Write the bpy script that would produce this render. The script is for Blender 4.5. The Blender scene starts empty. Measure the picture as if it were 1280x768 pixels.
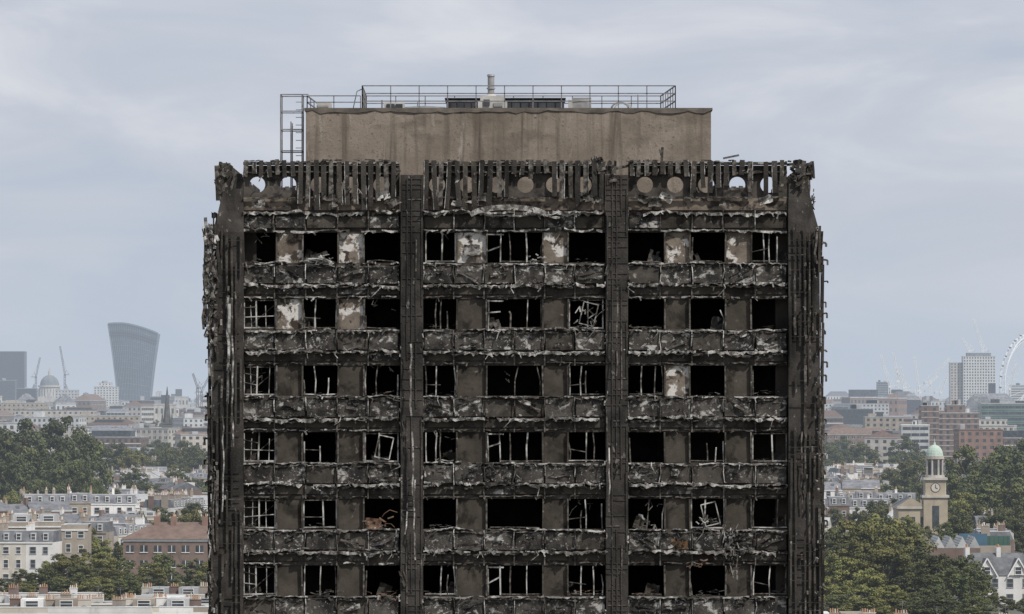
import bpy, math, random
from mathutils import Vector, Matrix
R=random.Random(7)
F=6100.0; EZ=38.0; HY=500.0
def X(px,d): return (px-640)/F*d
def Z(py,d): return EZ+(HY-py)/F*d
scene=bpy.context.scene
col=scene.collection

# ------------------------------------------------------------ materials
def nmat(name,c1,c2,scale=1.0,detail=6,rough=.9,lo=.35,hi=.65,stretch=(1,1,1),layers=(),bump=0,bscale=None,rand=0,spec=.3,metal=0):
    m=bpy.data.materials.new(name); m.use_nodes=True
    nt=m.node_tree; N=nt.nodes; L=nt.links
    bs=N['Principled BSDF']; bs.inputs['Roughness'].default_value=rough
    bs.inputs['Metallic'].default_value=metal
    bs.inputs['Specular IOR Level'].default_value=spec
    tc=N.new('ShaderNodeTexCoord')
    oi=N.new('ShaderNodeObjectInfo')
    def noise(sc,st,det,dist=0):
        mp=N.new('ShaderNodeMapping'); mp.inputs['Scale'].default_value=st
        L.new(tc.outputs['Object'],mp.inputs['Vector'])
        n=N.new('ShaderNodeTexNoise'); n.inputs['Scale'].default_value=sc
        n.inputs['Detail'].default_value=det; n.inputs['Roughness'].default_value=.6
        n.inputs['Distortion'].default_value=dist
        L.new(mp.outputs[0],n.inputs['Vector']); return n
    def rng(sock,lo,hi):
        r=N.new('ShaderNodeMapRange'); r.inputs[1].default_value=lo; r.inputs[2].default_value=hi
        L.new(sock,r.inputs[0]); return r.outputs[0]
    n=noise(scale,stretch,detail)
    mx=N.new('ShaderNodeMix'); mx.data_type='RGBA'
    mx.inputs[6].default_value=(*c1,1); mx.inputs[7].default_value=(*c2,1)
    L.new(rng(n.outputs['Fac'],lo,hi),mx.inputs[0])
    cur=mx.outputs[2]
    for (c,sc,l,h,st,de) in layers:
        nn=noise(sc,st,de,.4); m2=N.new('ShaderNodeMix'); m2.data_type='RGBA'
        L.new(rng(nn.outputs['Fac'],l,h),m2.inputs[0]); L.new(cur,m2.inputs[6]); m2.inputs[7].default_value=(*c,1)
        cur=m2.outputs[2]
    if rand:
        hs=N.new('ShaderNodeHueSaturation')
        r=N.new('ShaderNodeMapRange'); r.inputs[3].default_value=1-rand; r.inputs[4].default_value=1+rand
        L.new(oi.outputs['Random'],r.inputs[0]); L.new(r.outputs[0],hs.inputs['Value']); 
        r2=N.new('ShaderNodeMapRange'); r2.inputs[3].default_value=.5-rand*.05; r2.inputs[4].default_value=.5+rand*.03
        L.new(oi.outputs['Random'],r2.inputs[0]); L.new(r2.outputs[0],hs.inputs['Hue'])
        L.new(cur,hs.inputs['Color']); cur=hs.outputs[0]
    L.new(cur,bs.inputs['Base Color'])
    if bump:
        b=N.new('ShaderNodeBump'); b.inputs['Strength'].default_value=bump; b.inputs['Distance'].default_value=.05
        bn=noise(bscale or scale*3,(1,1,1),6); L.new(bn.outputs['Fac'],b.inputs['Height']); L.new(b.outputs[0],bs.inputs['Normal'])
    return m
S1=(1,1,1)
M={}
M['char']=nmat('charred_concrete',(.032,.029,.026),(.100,.089,.076),1.3,8,lo=.35,hi=.7,layers=[((.26,.24,.215),5,.59,.69,S1,8),((.018,.016,.015),2.3,.55,.68,S1,6),((.022,.02,.018),.35,.52,.68,S1,5)],bump=.5,bscale=9,spec=.1)
M['spandrel']=nmat('burnt_spandrel',(.024,.0225,.021),(.088,.081,.073),2.0,8,layers=[((.38,.37,.35),3.0,.555,.63,(1,1,1.3),10),((.022,.02,.019),1.1,.51,.61,S1,6),((.28,.27,.25),9,.60,.66,S1,8),((.12,.11,.10),.45,.55,.70,S1,6)],bump=.6,bscale=12,spec=.15)
M['ash']=nmat('ash_coated_metal',(.08,.074,.067),(.50,.487,.465),3.5,8,lo=.40,hi=.60,layers=[((.04,.037,.034),7,.56,.64,S1,6),((.055,.05,.045),.5,.52,.66,S1,6)],bump=.4,bscale=15,spec=.15)
M['ashd']=nmat('sooty_metal',(.034,.031,.028),(.17,.158,.144),5,8,lo=.42,hi=.64,bump=.4,bscale=15,spec=.1)
M['frame']=nmat('scorched_window_frame',(.07,.065,.06),(.46,.45,.43),2.0,7,lo=.42,hi=.58,rough=.6)
M['pl_light']=nmat('flaking_panel',(.11,.090,.073),(.20,.170,.142),1.6,8,layers=[((.54,.52,.49),1.7,.51,.56,S1,9),((.05,.04,.033),2.2,.54,.60,S1,8)],bump=.5,bscale=8,spec=.1)
M['pl_dark']=nmat('smoked_panel',(.042,.037,.031),(.080,.070,.058),1.1,7,layers=[((.024,.022,.019),1.3,.52,.64,S1,8),((.16,.14,.12),3,.64,.71,S1,8)],bump=.3,bscale=8,spec=.1)
M['column']=nmat('charred_column',(.030,.028,.026),(.070,.064,.058),1.3,8,layers=[((.018,.017,.016),.5,.5,.64,(1,1,.4),6),((.21,.20,.185),4.5,.63,.71,(1,1,.5),8)],bump=.6,bscale=14,spec=.12)
M['black']=nmat('soot_interior',(.03,.028,.026),(.075,.066,.058),.8,6,rough=.98,spec=.1)
M['tan']=nmat('exposed_concrete_beam',(.10,.08,.062),(.22,.18,.145),1.2,8,layers=[((.035,.03,.026),1.6,.48,.58,S1,8)],bump=.4,bscale=8)
M['ring']=nmat('smoked_concrete_ring',(.038,.034,.03),(.10,.087,.075),1.3,8,layers=[((.024,.022,.02),2,.50,.60,S1,8)],bump=.4,bscale=8)
M['plant']=nmat('weathered_concrete',(.175,.146,.118),(.275,.236,.196),.6,10,lo=.3,hi=.7,layers=[((.095,.078,.063),1.3,.50,.70,(2.0,2.0,.10),9),((.38,.345,.305),2.6,.60,.78,(1,1,.22),9),((.11,.09,.073),.4,.50,.72,(1,1,1.8),8),((.12,.10,.082),6,.60,.70,S1,8),((.13,.108,.088),14,.58,.68,S1,6)],bump=.4,bscale=6,spec=.15)
M['coping']=nmat('stained_coping',(.08,.07,.06),(.16,.14,.12),2,6)
M['galv']=nmat('galvanised_steel',(.24,.24,.24),(.36,.36,.36),3,4,rough=.5,metal=.2)
M['rail']=nmat('dull_rail',(.13,.13,.135),(.21,.21,.22),3,4,rough=.6)
M['duct']=nmat('dark_plant_unit',(.035,.04,.048),(.07,.075,.085),1.5,5,rough=.6)
M['wunit']=nmat('pale_plant_unit',(.36,.35,.33),(.50,.49,.47),2,6,rough=.6)
M['rust']=nmat('rust_debris',(.11,.065,.04),(.20,.135,.10),4,6)
M['orange']=nmat('orange_scorch',(.16,.085,.035),(.05,.035,.025),3,8,layers=[((.02,.018,.016),4,.5,.6,S1,6)])

def leafmat(name,a,b):
    return nmat(name,a,b,.35,5,rough=.8,lo=.3,hi=.7,rand=.30,spec=.2)
M['leaf_d']=leafmat('foliage_dark',(.048,.058,.028),(.078,.088,.038))
M['leaf_m']=leafmat('foliage_mid',(.092,.104,.040),(.128,.135,.050))
M['leaf_l']=leafmat('foliage_light',(.150,.152,.050),(.195,.186,.065))
M['bark']=nmat('bark',(.06,.05,.04),(.12,.1,.08),3,6)
M['ground']=nmat('ground',(.055,.07,.03),(.17,.165,.15),.02,10,layers=[((.11,.11,.11),.05,.5,.6,S1,6)])
M['asph']=nmat('asphalt',(.04,.04,.042),(.06,.06,.06),.5,6)
M['kerb']=nmat('paving',(.25,.24,.22),(.32,.31,.3),.5,6)
M['paintw']=nmat('white_marking',(.7,.7,.7),(.8,.8,.8),1,3)
def wall(n,a,b,**k): return nmat(n,a,b,.35,8,rand=.14,layers=[(tuple(x*.6 for x in a),.5,.56,.78,(1,1,.3),8)],**k)
M['stucco']=wall('white_stucco',(.60,.59,.57),(.74,.73,.71))
M['cream']=wall('cream_render',(.49,.455,.39),(.60,.565,.50))
M['brickb']=wall('brown_brick',(.15,.108,.09),(.215,.155,.13))
M['brickr']=wall('red_brick',(.19,.115,.09),(.255,.165,.13))
M['brickg']=wall('stock_brick',(.27,.235,.195),(.37,.325,.27))
M['stone']=wall('portland_stone',(.40,.38,.34),(.54,.51,.46))
M['ystone']=wall('bath_stone',(.34,.295,.22),(.46,.40,.30))
M['concp']=wall('pale_concrete',(.43,.44,.44),(.55,.56,.56))
M['slate']=nmat('slate_roof',(.10,.105,.115),(.20,.205,.22),.6,8,rand=.25)
M['clay']=nmat('clay_tile_roof',(.12,.082,.068),(.175,.125,.102),.6,8,rand=.2)
M['lead']=nmat('lead_flat_roof',(.30,.305,.31),(.43,.435,.44),.4,6,rand=.15)
M['pane']=nmat('window_glass',(.03,.035,.042),(.07,.08,.09),.6,3,rough=.15,spec=.6)
M['white']=nmat('white_paint',(.66,.66,.64),(.76,.76,.74),1,3,rough=.5)
M['pot']=nmat('terracotta_pot',(.36,.20,.12),(.45,.29,.19),2,3)
M['sglass']=nmat('blue_tower_glass',(.024,.044,.070),(.060,.095,.135),.018,8,rough=.3,spec=.5)
M['sfin']=nmat('pale_tower_fin',(.11,.15,.19),(.19,.23,.27),.05,6,rough=.5)
M['dglass']=nmat('dark_office_glass',(.02,.028,.04),(.04,.05,.065),.05,4,rough=.3,spec=.5)
M['ggl']=nmat('green_glass',(.10,.155,.14),(.17,.235,.21),.1,4,rough=.3)
M['copper']=nmat('verdigris_dome',(.36,.46,.40),(.48,.56,.49),.8,6)
M['leadd']=nmat('lead_dome',(.13,.15,.17),(.2,.22,.24),.2,5)
M['dstone']=nmat('dark_spire_stone',(.07,.07,.07),(.13,.125,.115),.4,6)
M['wheel']=nmat('white_wheel_steel',(.72,.73,.73),(.82,.82,.82),.1,3)
M['crane']=nmat('crane_steel',(.68,.69,.69),(.80,.80,.80),.1,3)
M['craner']=nmat('crane_dark_steel',(.09,.08,.08),(.16,.14,.13),.1,3)
M['blue']=nmat('blue_hoarding',(.05,.10,.15),(.07,.14,.20),.3,3)
M['greenh']=nmat('green_hoarding',(.04,.09,.065),(.06,.12,.09),.3,3)

# ------------------------------------------------------------ mesh builder
class MB:
    def __init__(s,mats): s.v=[];s.f=[];s.m=[];s.mats=mats
    def mi(s,k):
        if k not in s.mats: s.mats.append(k)
        return s.mats.index(k)
    def add(s,vs,fs,k):
        b=len(s.v); s.v+=[tuple(p) for p in vs]; i=s.mi(k)
        for f in fs: s.f.append(tuple(b+j for j in f)); s.m.append(i)
    def box(s,x0,x1,y0,y1,z0,z1,k,jit=0):
        j=(lambda:R.uniform(-jit,jit)) if jit else (lambda:0)
        vs=[(x+j(),y+j(),z+j()) for z in (z0,z1) for y in (y0,y1) for x in (x0,x1)]
        s.add(vs,[(0,2,3,1),(4,5,7,6),(0,1,5,4),(2,6,7,3),(0,4,6,2),(1,3,7,5)],k)
    def bar(s,p,q,w,k,t=None):
        p=Vector(p);q=Vector(q);d=q-p
        if d.length<1e-6:return
        d.normalize(); up=Vector((0,0,1)) if abs(d.z)<.9 else Vector((0,1,0))
        a=d.cross(up).normalized()*w/2; b=d.cross(a).normalized()*(t or w)/2
        vs=[c+o for c in (p,q) for o in (a+b,-a+b,-a-b,a-b)]
        s.add(vs,[(0,1,5,4),(1,2,6,5),(2,3,7,6),(3,0,4,7),(3,2,1,0),(4,5,6,7)],k)
    def poly(s,pts,w,k,t=None):
        for a,b in zip(pts,pts[1:]): s.bar(a,b,w,k,t)
    def cyl(s,cx,cy,z0,z1,r0,r1,n,k,rot=0):
        vs=[]
        for z,r in((z0,r0),(z1,r1)):
            for i in range(n):
                a=rot+2*math.pi*i/n; vs.append((cx+r*math.cos(a),cy+r*math.sin(a),z))
        fs=[(i,(i+1)%n,n+(i+1)%n,n+i) for i in range(n)]+[tuple(range(n))[::-1],tuple(range(n,2*n))]
        s.add(vs,fs,k)
    def dome(s,cx,cy,z,r,h,k,n=16,m=6):
        for j in range(m):
            a0=math.pi/2*j/m;a1=math.pi/2*(j+1)/m
            s.cyl(cx,cy,z+h*math.sin(a0),z+h*math.sin(a1),r*math.cos(a0),max(r*math.cos(a1),.01),n,k)
    def ledge(s,x0,x1,yb,dep,z,th,k,jz=.03,gap=.05,step=.11,drip=.12,flip=1):
        n=max(2,int((x1-x0)/step)); st=[]; wz=0
        for i in range(n+1):
            wz=wz*.88+R.uniform(-jz,jz); d=dep*R.uniform(.45,1.25); t=th*R.uniform(.4,1.8)
            x=x0+(x1-x0)*i/n
            st.append([(x,yb,z+wz*.5),(x,yb-d,z+wz+R.uniform(-.02,.02)),(x,yb-d,z+wz-t),(x,yb,z+wz*.5-t)])
        run=0
        for a,b in zip(st,st[1:]):
            if run>0: run-=1; continue
            if R.random()<gap*.5: run=R.randint(0,4); continue
            s.add(a+b,[(0,1,5,4),(1,2,6,5),(2,3,7,6),(0,4,7,3),(0,3,2,1),(4,5,6,7)],k)
            if R.random()<drip:
                p=Vector(a[2]); q=p+Vector((R.uniform(-.12,.12),R.uniform(-.03,.05),-R.uniform(.04,.16)))
                s.bar(p,q,R.uniform(.02,.06),k)
    def sheetlet(s,c,w,h,k,lean=.3):
        c=Vector(c); n=4; m=3; a=R.uniform(-.5,.5)
        g=[[c+Vector((w*(i/n-.5)*math.cos(a)-h*(j/m-.5)*math.sin(a),R.uniform(-.05,.05)-lean*abs(j/m-.5),w*(i/n-.5)*math.sin(a)+h*(j/m-.5)*math.cos(a)+R.uniform(-.04,.04))) for i in range(n+1)] for j in range(m+1)]
        vs=[p for r in g for p in r]; fs=[]
        for j in range(m):
            for i in range(n):
                if R.random()<.15: continue
                q=j*(n+1)+i; fs.append((q,q+1,q+n+2,q+n+1))
        s.add(vs,fs,k)
    def obj(s,name,parent=None,loc=(0,0,0),rz=0,smooth=False,sc=None):
        me=bpy.data.meshes.new(name+'_mesh'); me.from_pydata(s.v,[],s.f)
        for k in s.mats: me.materials.append(M[k])
        me.polygons.foreach_set('material_index',s.m)
        if smooth: me.polygons.foreach_set('use_smooth',[True]*len(s.f))
        me.update()
        return inst(name,me,parent,loc,rz,sc)
def inst(name,me,parent=None,loc=(0,0,0),rz=0,sc=None):
    o=bpy.data.objects.new(name,me); col.objects.link(o); o.location=loc; o.rotation_euler=(0,0,rz)
    if sc: o.scale=sc if hasattr(sc,'__len__') else (sc,)*3
    if parent: o.parent=parent
    return o
def empty(name,loc=(0,0,0)):
    o=bpy.data.objects.new(name,None); col.objects.link(o); o.location=loc; return o

# ------------------------------------------------------------ the burnt tower
TC=(0.15,196.6,0)
T=empty('burnt_tower_block',TC)
def pz(py): return EZ+(HY-py)/33.0
def pu(px): return (px-645)/33.0
YF=-11.2
bays=[(303,499),(529,757),(786,985)]
wins=[[(303,344),(378,421),(455,498)],[(531,570),(609,678),(711,755)],[(787,831),(864,907),(941,985)]]
PIT=83.5
NF=17
style={0:[0,0,0,1,5,0,0,0,6],1:[2,6,0,6,5,3,0,4,0],2:[2,6,6,6,4,6,6,0,0],3:[2,6,3,6,5,6,0,6,1],4:[2,1,0,0,0,6,4,3,6],5:[2,6,0,6,5,6,0,0,6]}
def wframe(mb,a,b,z0,z1,st,y):
    w=.05; k='frame'
    def j(s=.02): return R.uniform(-s,s)
    h=z1-z0
    if st==0:
        if R.random()<.4: mb.bar((a+.05,y,z0),(a+.05+j(.05),y,z0+h*R.uniform(.3,1)),w,'ashd')
        if R.random()<.4: mb.poly([(a+.1,y,z0+.05),(a+(b-a)*.4,y-.02,z0+.05+j(.05)),(b-.1,y,z0+.03)],w*.7,'ashd')
        return
    if st==4:
        for x in (a+.08,(a+b)/2,b-.08):
            if R.random()<.6:
                zz=z1 if R.random()<.5 else z0+h*R.uniform(.3,.9)
                mb.poly([(x,y,z0),(x+j(.06),y+j(.05),(z0+zz)/2),(x+j(.14),y+j(.1),zz)],w*.8,'frame' if R.random()<.4 else 'ashd')
        return
    if st==6:
        for f in R.sample([.04,.35,.5,.72,.96],3):
            x=a+(b-a)*f; zz=z1 if R.random()<.65 else z0+h*R.uniform(.4,.9)
            mb.poly([(x,y,z0),(x+j(.03),y+j(.03),(z0+zz)/2),(x+j(.05),y+j(.06),zz)],w*.9,'frame' if R.random()<.6 else 'ashd')
        if R.random()<.6: mb.poly([(a,y,z0+.05),((a+b)/2,y,z0+.04+j(.03)),(b,y,z0+.05)],w*.8,'frame' if R.random()<.5 else 'ashd')
        if R.random()<.35: q=a+(b-a)*.5; mb.bar((a,y,z0+h*.4+j(.1)),(q,y,z0+h*.4+j(.1)),w*.6,'ashd')
        return
    if st==5:
        for f,kk in((.02,'frame'),(.24,'frame'),(.42,'ashd'),(.72,'frame'),(.98,'ashd')):
            if R.random()<.85:
                x=a+(b-a)*f; mb.poly([(x,y,z0),(x+j(.02),y+j(.03),(z0+z1)/2),(x+j(.05),y+j(.04),z1 if R.random()<.75 else z0+h*.6)],w*R.uniform(.7,1.2),kk)
        mb.bar((a,y-.02,z0+h*R.uniform(.3,.7)),(a+(b-a)*.24,y-.02,z0+h*R.uniform(.4,.7)),w,'frame')
        mb.bar((a,y-.02,z1-.05),(a+(b-a)*.3,y-.02,z1-.06),w,'frame')
        mb.poly([(a+(b-a)*.24,y,z0+.04),(a+(b-a)*.6,y,z0+.03),(b,y,z0+.05)],w*.8,'ashd')
        return
    mb.bar((a+.03,y,z0),(a+.03,y+j(),z1),w,k); mb.bar((b-.03,y,z0),(b-.03,y+j(),z1),w,k)
    mb.bar((a,y,z0+.04),(b,y,z0+.04+j()),w,k)
    if R.random()<.7: mb.bar((a,y,z1-.04),(b,y,z1-.04+j()),w*.8,'ashd')
    m=a+(b-a)*(.5+j(.12))
    mb.bar((m,y,z0),(m+j(.04),y+j(.04),z1),w*1.1,k)
    if st==2:
        for fr in (.25,.75):
            x=a+(b-a)*(fr+j(.06)); mb.bar((x,y+.03,z0),(x+j(.05),y+j(.03),z0+h*R.choice([1,1,.8])),w*.6,k)
        mb.bar((a,y-.02,z0+h*.42+j(.05)),(b if R.random()<.6 else m,y-.02,z0+h*.42+j(.08)),w*.6,k)
        mb.bar((a,y-.03,z0+h*.75+j(.08)),(m,y-.03,z0+h*.7+j(.08)),w*.5,'ashd')
        mb.bar((a+.1,y+.2,z0),(b-.1,y+.3,z0+h*.8),w*.5,'ashd')
    if st==1 and R.random()<.7:
        mb.bar((a,y-.02,z0+h*.38+j()),(m if R.random()<.5 else b,y-.02,z0+h*.38+j(.04)),w*.6,'ashd')
    if st==3:
        an=R.uniform(.2,.45)*R.choice([-1,1]); c=Vector(((a+b)/2+.1,y-.12,(z0+z1)/2)); hw=.28; hh=.42
        P=[c+Vector((math.cos(an)*sx*hw-math.sin(an)*sz*hh,j(.1),math.sin(an)*sx*hw+math.cos(an)*sz*hh)) for sx,sz in((-1,-1),(1,-1),(1,1),(-1,1))]
        mb.poly(P+[P[0]],w*.8,k)
def tangle(mb,c,r,n,k='ash',w=.03):
    for _ in range(n):
        p=Vector((c[0]+R.uniform(-r[0],r[0]),c[1]+R.uniform(-r[1],r[1]),c[2]+R.uniform(-r[2],r[2])))
        pts=[p]
        for _ in range(R.randint(1,3)):
            p=p+Vector((R.uniform(-1,1)*r[0]*.6,R.uniform(-1,1)*r[1]*.6,R.uniform(-1,1)*r[2]*.7)); pts.append(p)
        mb.poly(pts,w*R.uniform(.5,1.6),k if R.random()<.7 else 'ashd',w*R.uniform(.3,1))

def ring(mb,u0,u1,z0,z1,cu,cz,r,y0,y1,k):
    angs=[2*math.pi*i/24 for i in range(24)]
    for (x,z) in((u0,z0),(u1,z0),(u1,z1),(u0,z1)): angs.append(math.atan2(z-cz,x-cu)%(2*math.pi))
    angs.sort(); n=len(angs); vs=[]
    for a in angs:
        c,s_=math.cos(a),math.sin(a); t=1e9
        if c>1e-9:t=min(t,(u1-cu)/c)
        if c<-1e-9:t=min(t,(u0-cu)/c)
        if s_>1e-9:t=min(t,(z1-cz)/s_)
        if s_<-1e-9:t=min(t,(z0-cz)/s_)
        for y in (y0,y1): vs+= [(cu+r*c,y,cz+r*s_),(cu+t*c,y,cz+t*s_)]
    fs=[]
    for i in range(n):
        a=4*i;b=4*((i+1)%n)
        fs+=[(a,a+1,b+1,b),(a+2,b+2,b+3,a+3),(a,b,b+2,a+2)]
    mb.add(vs,fs,k)

def facade(seed):
    R.seed(seed); mb=MB([]); 
    for k in range(NF):
        zt=pz(290+PIT*k); zb=pz(328+PIT*k); zn=max(pz(290+PIT*(k+1)),.05)
        if zb<1.0: zb=1.0
        near=k<8
        st=style.get(k) or [R.choice([0,1,6,4,6]) for _ in range(9)]
        wi=0
        for bi,(b0,b1) in enumerate(bays):
            U0,U1=pu(b0),pu(b1)
            mb.box(U0,U1,YF+.16,YF+.34,zn,zb,'char')
            ws=wins[bi]
            for i in range(2):
                a=pu(ws[i][1]);b=pu(ws[i+1][0])
                light= (k==0) or (k==1 and bi==0) or (k==2 and bi==2 and i==0)
                mk='pl_light' if light else 'pl_dark'
                mb.box(a+.05,b-.05,YF+.20,YF+.33,zb,zt,mk)
                for x in (a+.025,b-.025):
                    mb.bar((x,YF+.15,zb),(x+R.uniform(-.02,.02),YF+.13,zt),.06,'ashd' if R.random()<.55 else 'char',.2)
            for i in range(3):
                a=pu(ws[i][0]);b=pu(ws[i][1])
                wframe(mb,a,b,zb+.02,zt-.02,st[wi],YF+.17); wi+=1
                if R.random()<.5: tangle(mb,((a+b)/2,YF+.6,zb+.08),(.45,.3,.09),R.randint(4,10),R.choice(['ash','ashd','ashd','rust']))
                if R.random()<.2: tangle(mb,((a+b)/2,YF+.25,zt-.2),(.4,.1,.3),4,'ashd')
                if R.random()<.3: mb.sheetlet((R.uniform(a,b),YF+.6,zb+.2),.5,.5,R.choice(['ashd','char','column']))
            nc=max(4,round((b1-b0)/38)); cw=(U1-U0)/nc
            for c in range(nc):
                x0=U0+c*cw+.04;x1=U0+(c+1)*cw-.04
                y=YF+R.uniform(-.03,.06)
                mb.box(x0,x1,y,YF+.15,zb-.78,zb-.14,'spandrel' if R.random()<.85 else 'char',.02)
                if R.random()<.5: mb.sheetlet(((x0+x1)/2,YF-.04,zb-R.uniform(.2,.7)),(x1-x0)*R.uniform(.3,.9),R.uniform(.1,.3),'spandrel',.1)
                if R.random()<.8: mb.box(x0-.01,x1+.02,YF+.09+R.uniform(-.02,.02),YF+.155,zb-1.20,zb-.90,R.choice(['char','pl_dark','spandrel']),.01)
                xb=U0+c*cw
                hgt=R.uniform(.5,.85)
                mb.poly([(xb,YF-.03,zb-.05),(xb+R.uniform(-.04,.04),YF-.10,zb-hgt*.5),(xb+R.uniform(-.05,.05),YF-.05,zb-hgt)],.035,'ash' if R.random()<.5 else 'ashd')
                mb.bar((xb,YF+.03,zb-.86),(xb,YF+.03,zn),.05,'ashd')
                if R.random()<.5:
                    xx=R.uniform(x0,x1); tangle(mb,(xx,YF-.08,zb-.82),(.14,.07,.06),5,'ash',.05)
            dn=.07 if near else .03
            mb.ledge(U0,U1,YF+.14,.27,zb-.02,.04,'ash',.03,.14,drip=dn)
            mb.ledge(U0,U1,YF+.14,.20,zb-.09,.05,'ashd',.02,.10,drip=dn)
            mb.ledge(U0,U1,YF+.14,.34,zb-.82,.08,'ash',.045,.07,drip=dn)
            mb.ledge(U0,U1,YF+.14,.25,zb-.90,.05,'ashd',.03,.2,drip=dn)
            mb.ledge(U0,U1,YF+.14,.12,zn+.10,.035,'ash' if R.random()<.3 else 'ashd',.02,.25,drip=dn)
            if near:
                for _ in range(6):
                    x=R.uniform(U0,U1); tangle(mb,(x,YF-.12,zb-R.choice([.05,.8])),(.35,.08,.05),3,'ash',.04)
                for _ in range(2):
                    x=R.uniform(U0,U1); z=zb-R.choice([0,.82]); 
                    mb.poly([(x,YF-.15,z),(x+R.uniform(-.1,.1),YF-.2,z-.15),(x+R.uniform(-.3,.3),YF-.15,z-R.uniform(.2,.5))],.03,'ash')
    for bi,(b0,b1) in enumerate(bays):
        U0,U1=pu(b0),pu(b1); zt=pz(290)
        mb.box(U0,U1,YF+.16,YF+.34,zt,pz(262),'char')
        nc=max(4,round((b1-b0)/38)); cw=(U1-U0)/nc
        for c in range(nc):
            mb.box(U0+c*cw+.04,U0+(c+1)*cw-.04,YF+.05,YF+.155,pz(284),pz(270),R.choice(['spandrel','char','pl_dark']),.012)
            mb.poly([(U0+c*cw,YF+.05,pz(262)),(U0+c*cw+R.uniform(-.05,.05),YF-.06,pz(274)),(U0+c*cw,YF+.03,pz(289))],.04,'ash' if R.random()<.5 else 'ashd')
        mb.ledge(U0,U1,YF+.14,.30,pz(265),.08,'ash',.05,.05,drip=.1)
        mb.ledge(U0,U1,YF+.14,.2,pz(287),.05,'ash',.03,.08,drip=.08)
        mb.box(U0,U1,YF+.10,YF+.45,pz(262),pz(247),'tan',.004)
        cs=[[320,359,397,437,476],[546,584,621,657,693,730],[807,845,884,923,962]][bi]
        ed=[b0]+[(a+b)/2 for a,b in zip(cs,cs[1:])]+[b1]
        for i,c in enumerate(cs):
            ring(mb,pu(ed[i]),pu(ed[i+1]),pz(247),pz(206),pu(c),pz(230),.31,YF+.12,YF+.36,'ring')
        mb.box(U0,U1,YF-.02,YF+.10,pz(205.5),pz(201.5),'ashd',.004)
        for py in (202,214,246):
            mb.ledge(U0,U1,YF+.0,.12,pz(py),.05,'ashd' if py>205 else 'ash',.015,.08,drip=.03)
        mb.box(U0,U1,YF-.02,YF+.08,pz(215),pz(212),'column')
        x=b0+4
        while x<b1-4:
            if bi==0: lo=R.uniform(216,222) if x<372 else R.uniform(250,262); pr=.95
            elif bi==1: lo=R.uniform(257,263) if x<618 else (R.uniform(216,224) if 640<x<690 else R.uniform(240,258)); pr=1 if x<618 else .9
            else: lo=R.uniform(216,222) if x<862 or 910<x<935 else R.uniform(222,250); pr=.85
            if R.random()<pr:
                tp=R.uniform(198.5,202)
                u=pu(x); le=R.uniform(-.05,.05)*(2.5 if bi==1 and x<618 else 1)
                w=R.uniform(.15,.20); kk=R.choice(['column','column','ashd','char'])
                yo=YF-.10+R.uniform(-.04,.02)
                pts=[(u,yo,pz(tp)),(u+le*.3,yo-.03,pz((tp+lo)/2)),(u+le,yo+R.uniform(-.10,.04),pz(lo))]
                mb.poly(pts,w,kk,.08)
                if R.random()<.55:
                    s_=R.choice([-1,1])*w*.5; q=[(p[0]+s_,p[1]-.045,p[2]) for p in pts]
                    if R.random()<.6: q=q[:2] if R.random()<.5 else q[1:]
                    mb.poly(q,.022,'ash')
            x+=R.uniform(9.0,10.8)
        for _ in range(7):
            x=R.uniform(U0,U1); tangle(mb,(x,YF-.05,pz(200.5)),(.4,.1,.035),3,R.choice(['ashd','column']),.06)
        for _ in range(5):
            x=R.uniform(U0,U1); z=pz(R.uniform(205,245)); tangle(mb,(x,YF-.2,z),(.2,.1,.25),2,'ash',.035)
            mb.sheetlet((R.uniform(U0,U1),YF-.12,pz(R.uniform(244,256))),.5,.3,R.choice(['ash','ashd']),.2)
    for (c0,c1) in((500,528.5),(757.5,785.5)):
        a,b=pu(c0),pu(c1); zt=pz(218)
        mb.box(a,b,YF-.12,YF+.5,0,zt,'column')
        for f in (.06,.30,.50,.70,.94):
            x=a+(b-a)*f; z=0.0
            while z<zt-.3:
                h=R.uniform(.8,3.2); z2=min(z+h,zt)
                if R.random()<.75: mb.bar((x+R.uniform(-.015,.015),YF-.135,z),(x+R.uniform(-.02,.02),YF-.135-R.uniform(0,.03),z2-.03),.05,'ashd' if R.random()<.12 else 'column',.05)
                z=z2
        z=20.0
        while z<zt:
            if R.random()<.5:
                xa=a+R.choice([.02,.02,.25]); xb=b-R.choice([.02,.02,.3]); mb.bar((xa,YF-.14,z),(xb,YF-.14,z+R.uniform(-.02,.02)),.022,'column' if R.random()<.9 else 'ashd',.04)
            z+=.2
        for k in range(NF):
            z=pz(330+PIT*k)
            for s_ in(a,b):
                if R.random()<.8: tangle(mb,(s_,YF-.15,z-R.uniform(0,.9)),(.06,.08,.18),3,'ash',.04)
            if R.random()<.5: mb.sheetlet((R.uniform(a+.1,b-.1),YF-.2,z-R.uniform(0,2)),.2,.6,R.choice(['ashd','column','char']),.1)
    return mb
fm=facade(11)
o0=fm.obj('facade',T)
fm2=facade(23)
o1=fm2.obj('facade_side',T,rz=math.pi/2)
inst('facade_side',o1.data,T,rz=-math.pi/2); inst('facade_rear',o1.data,T,rz=math.pi)
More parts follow.
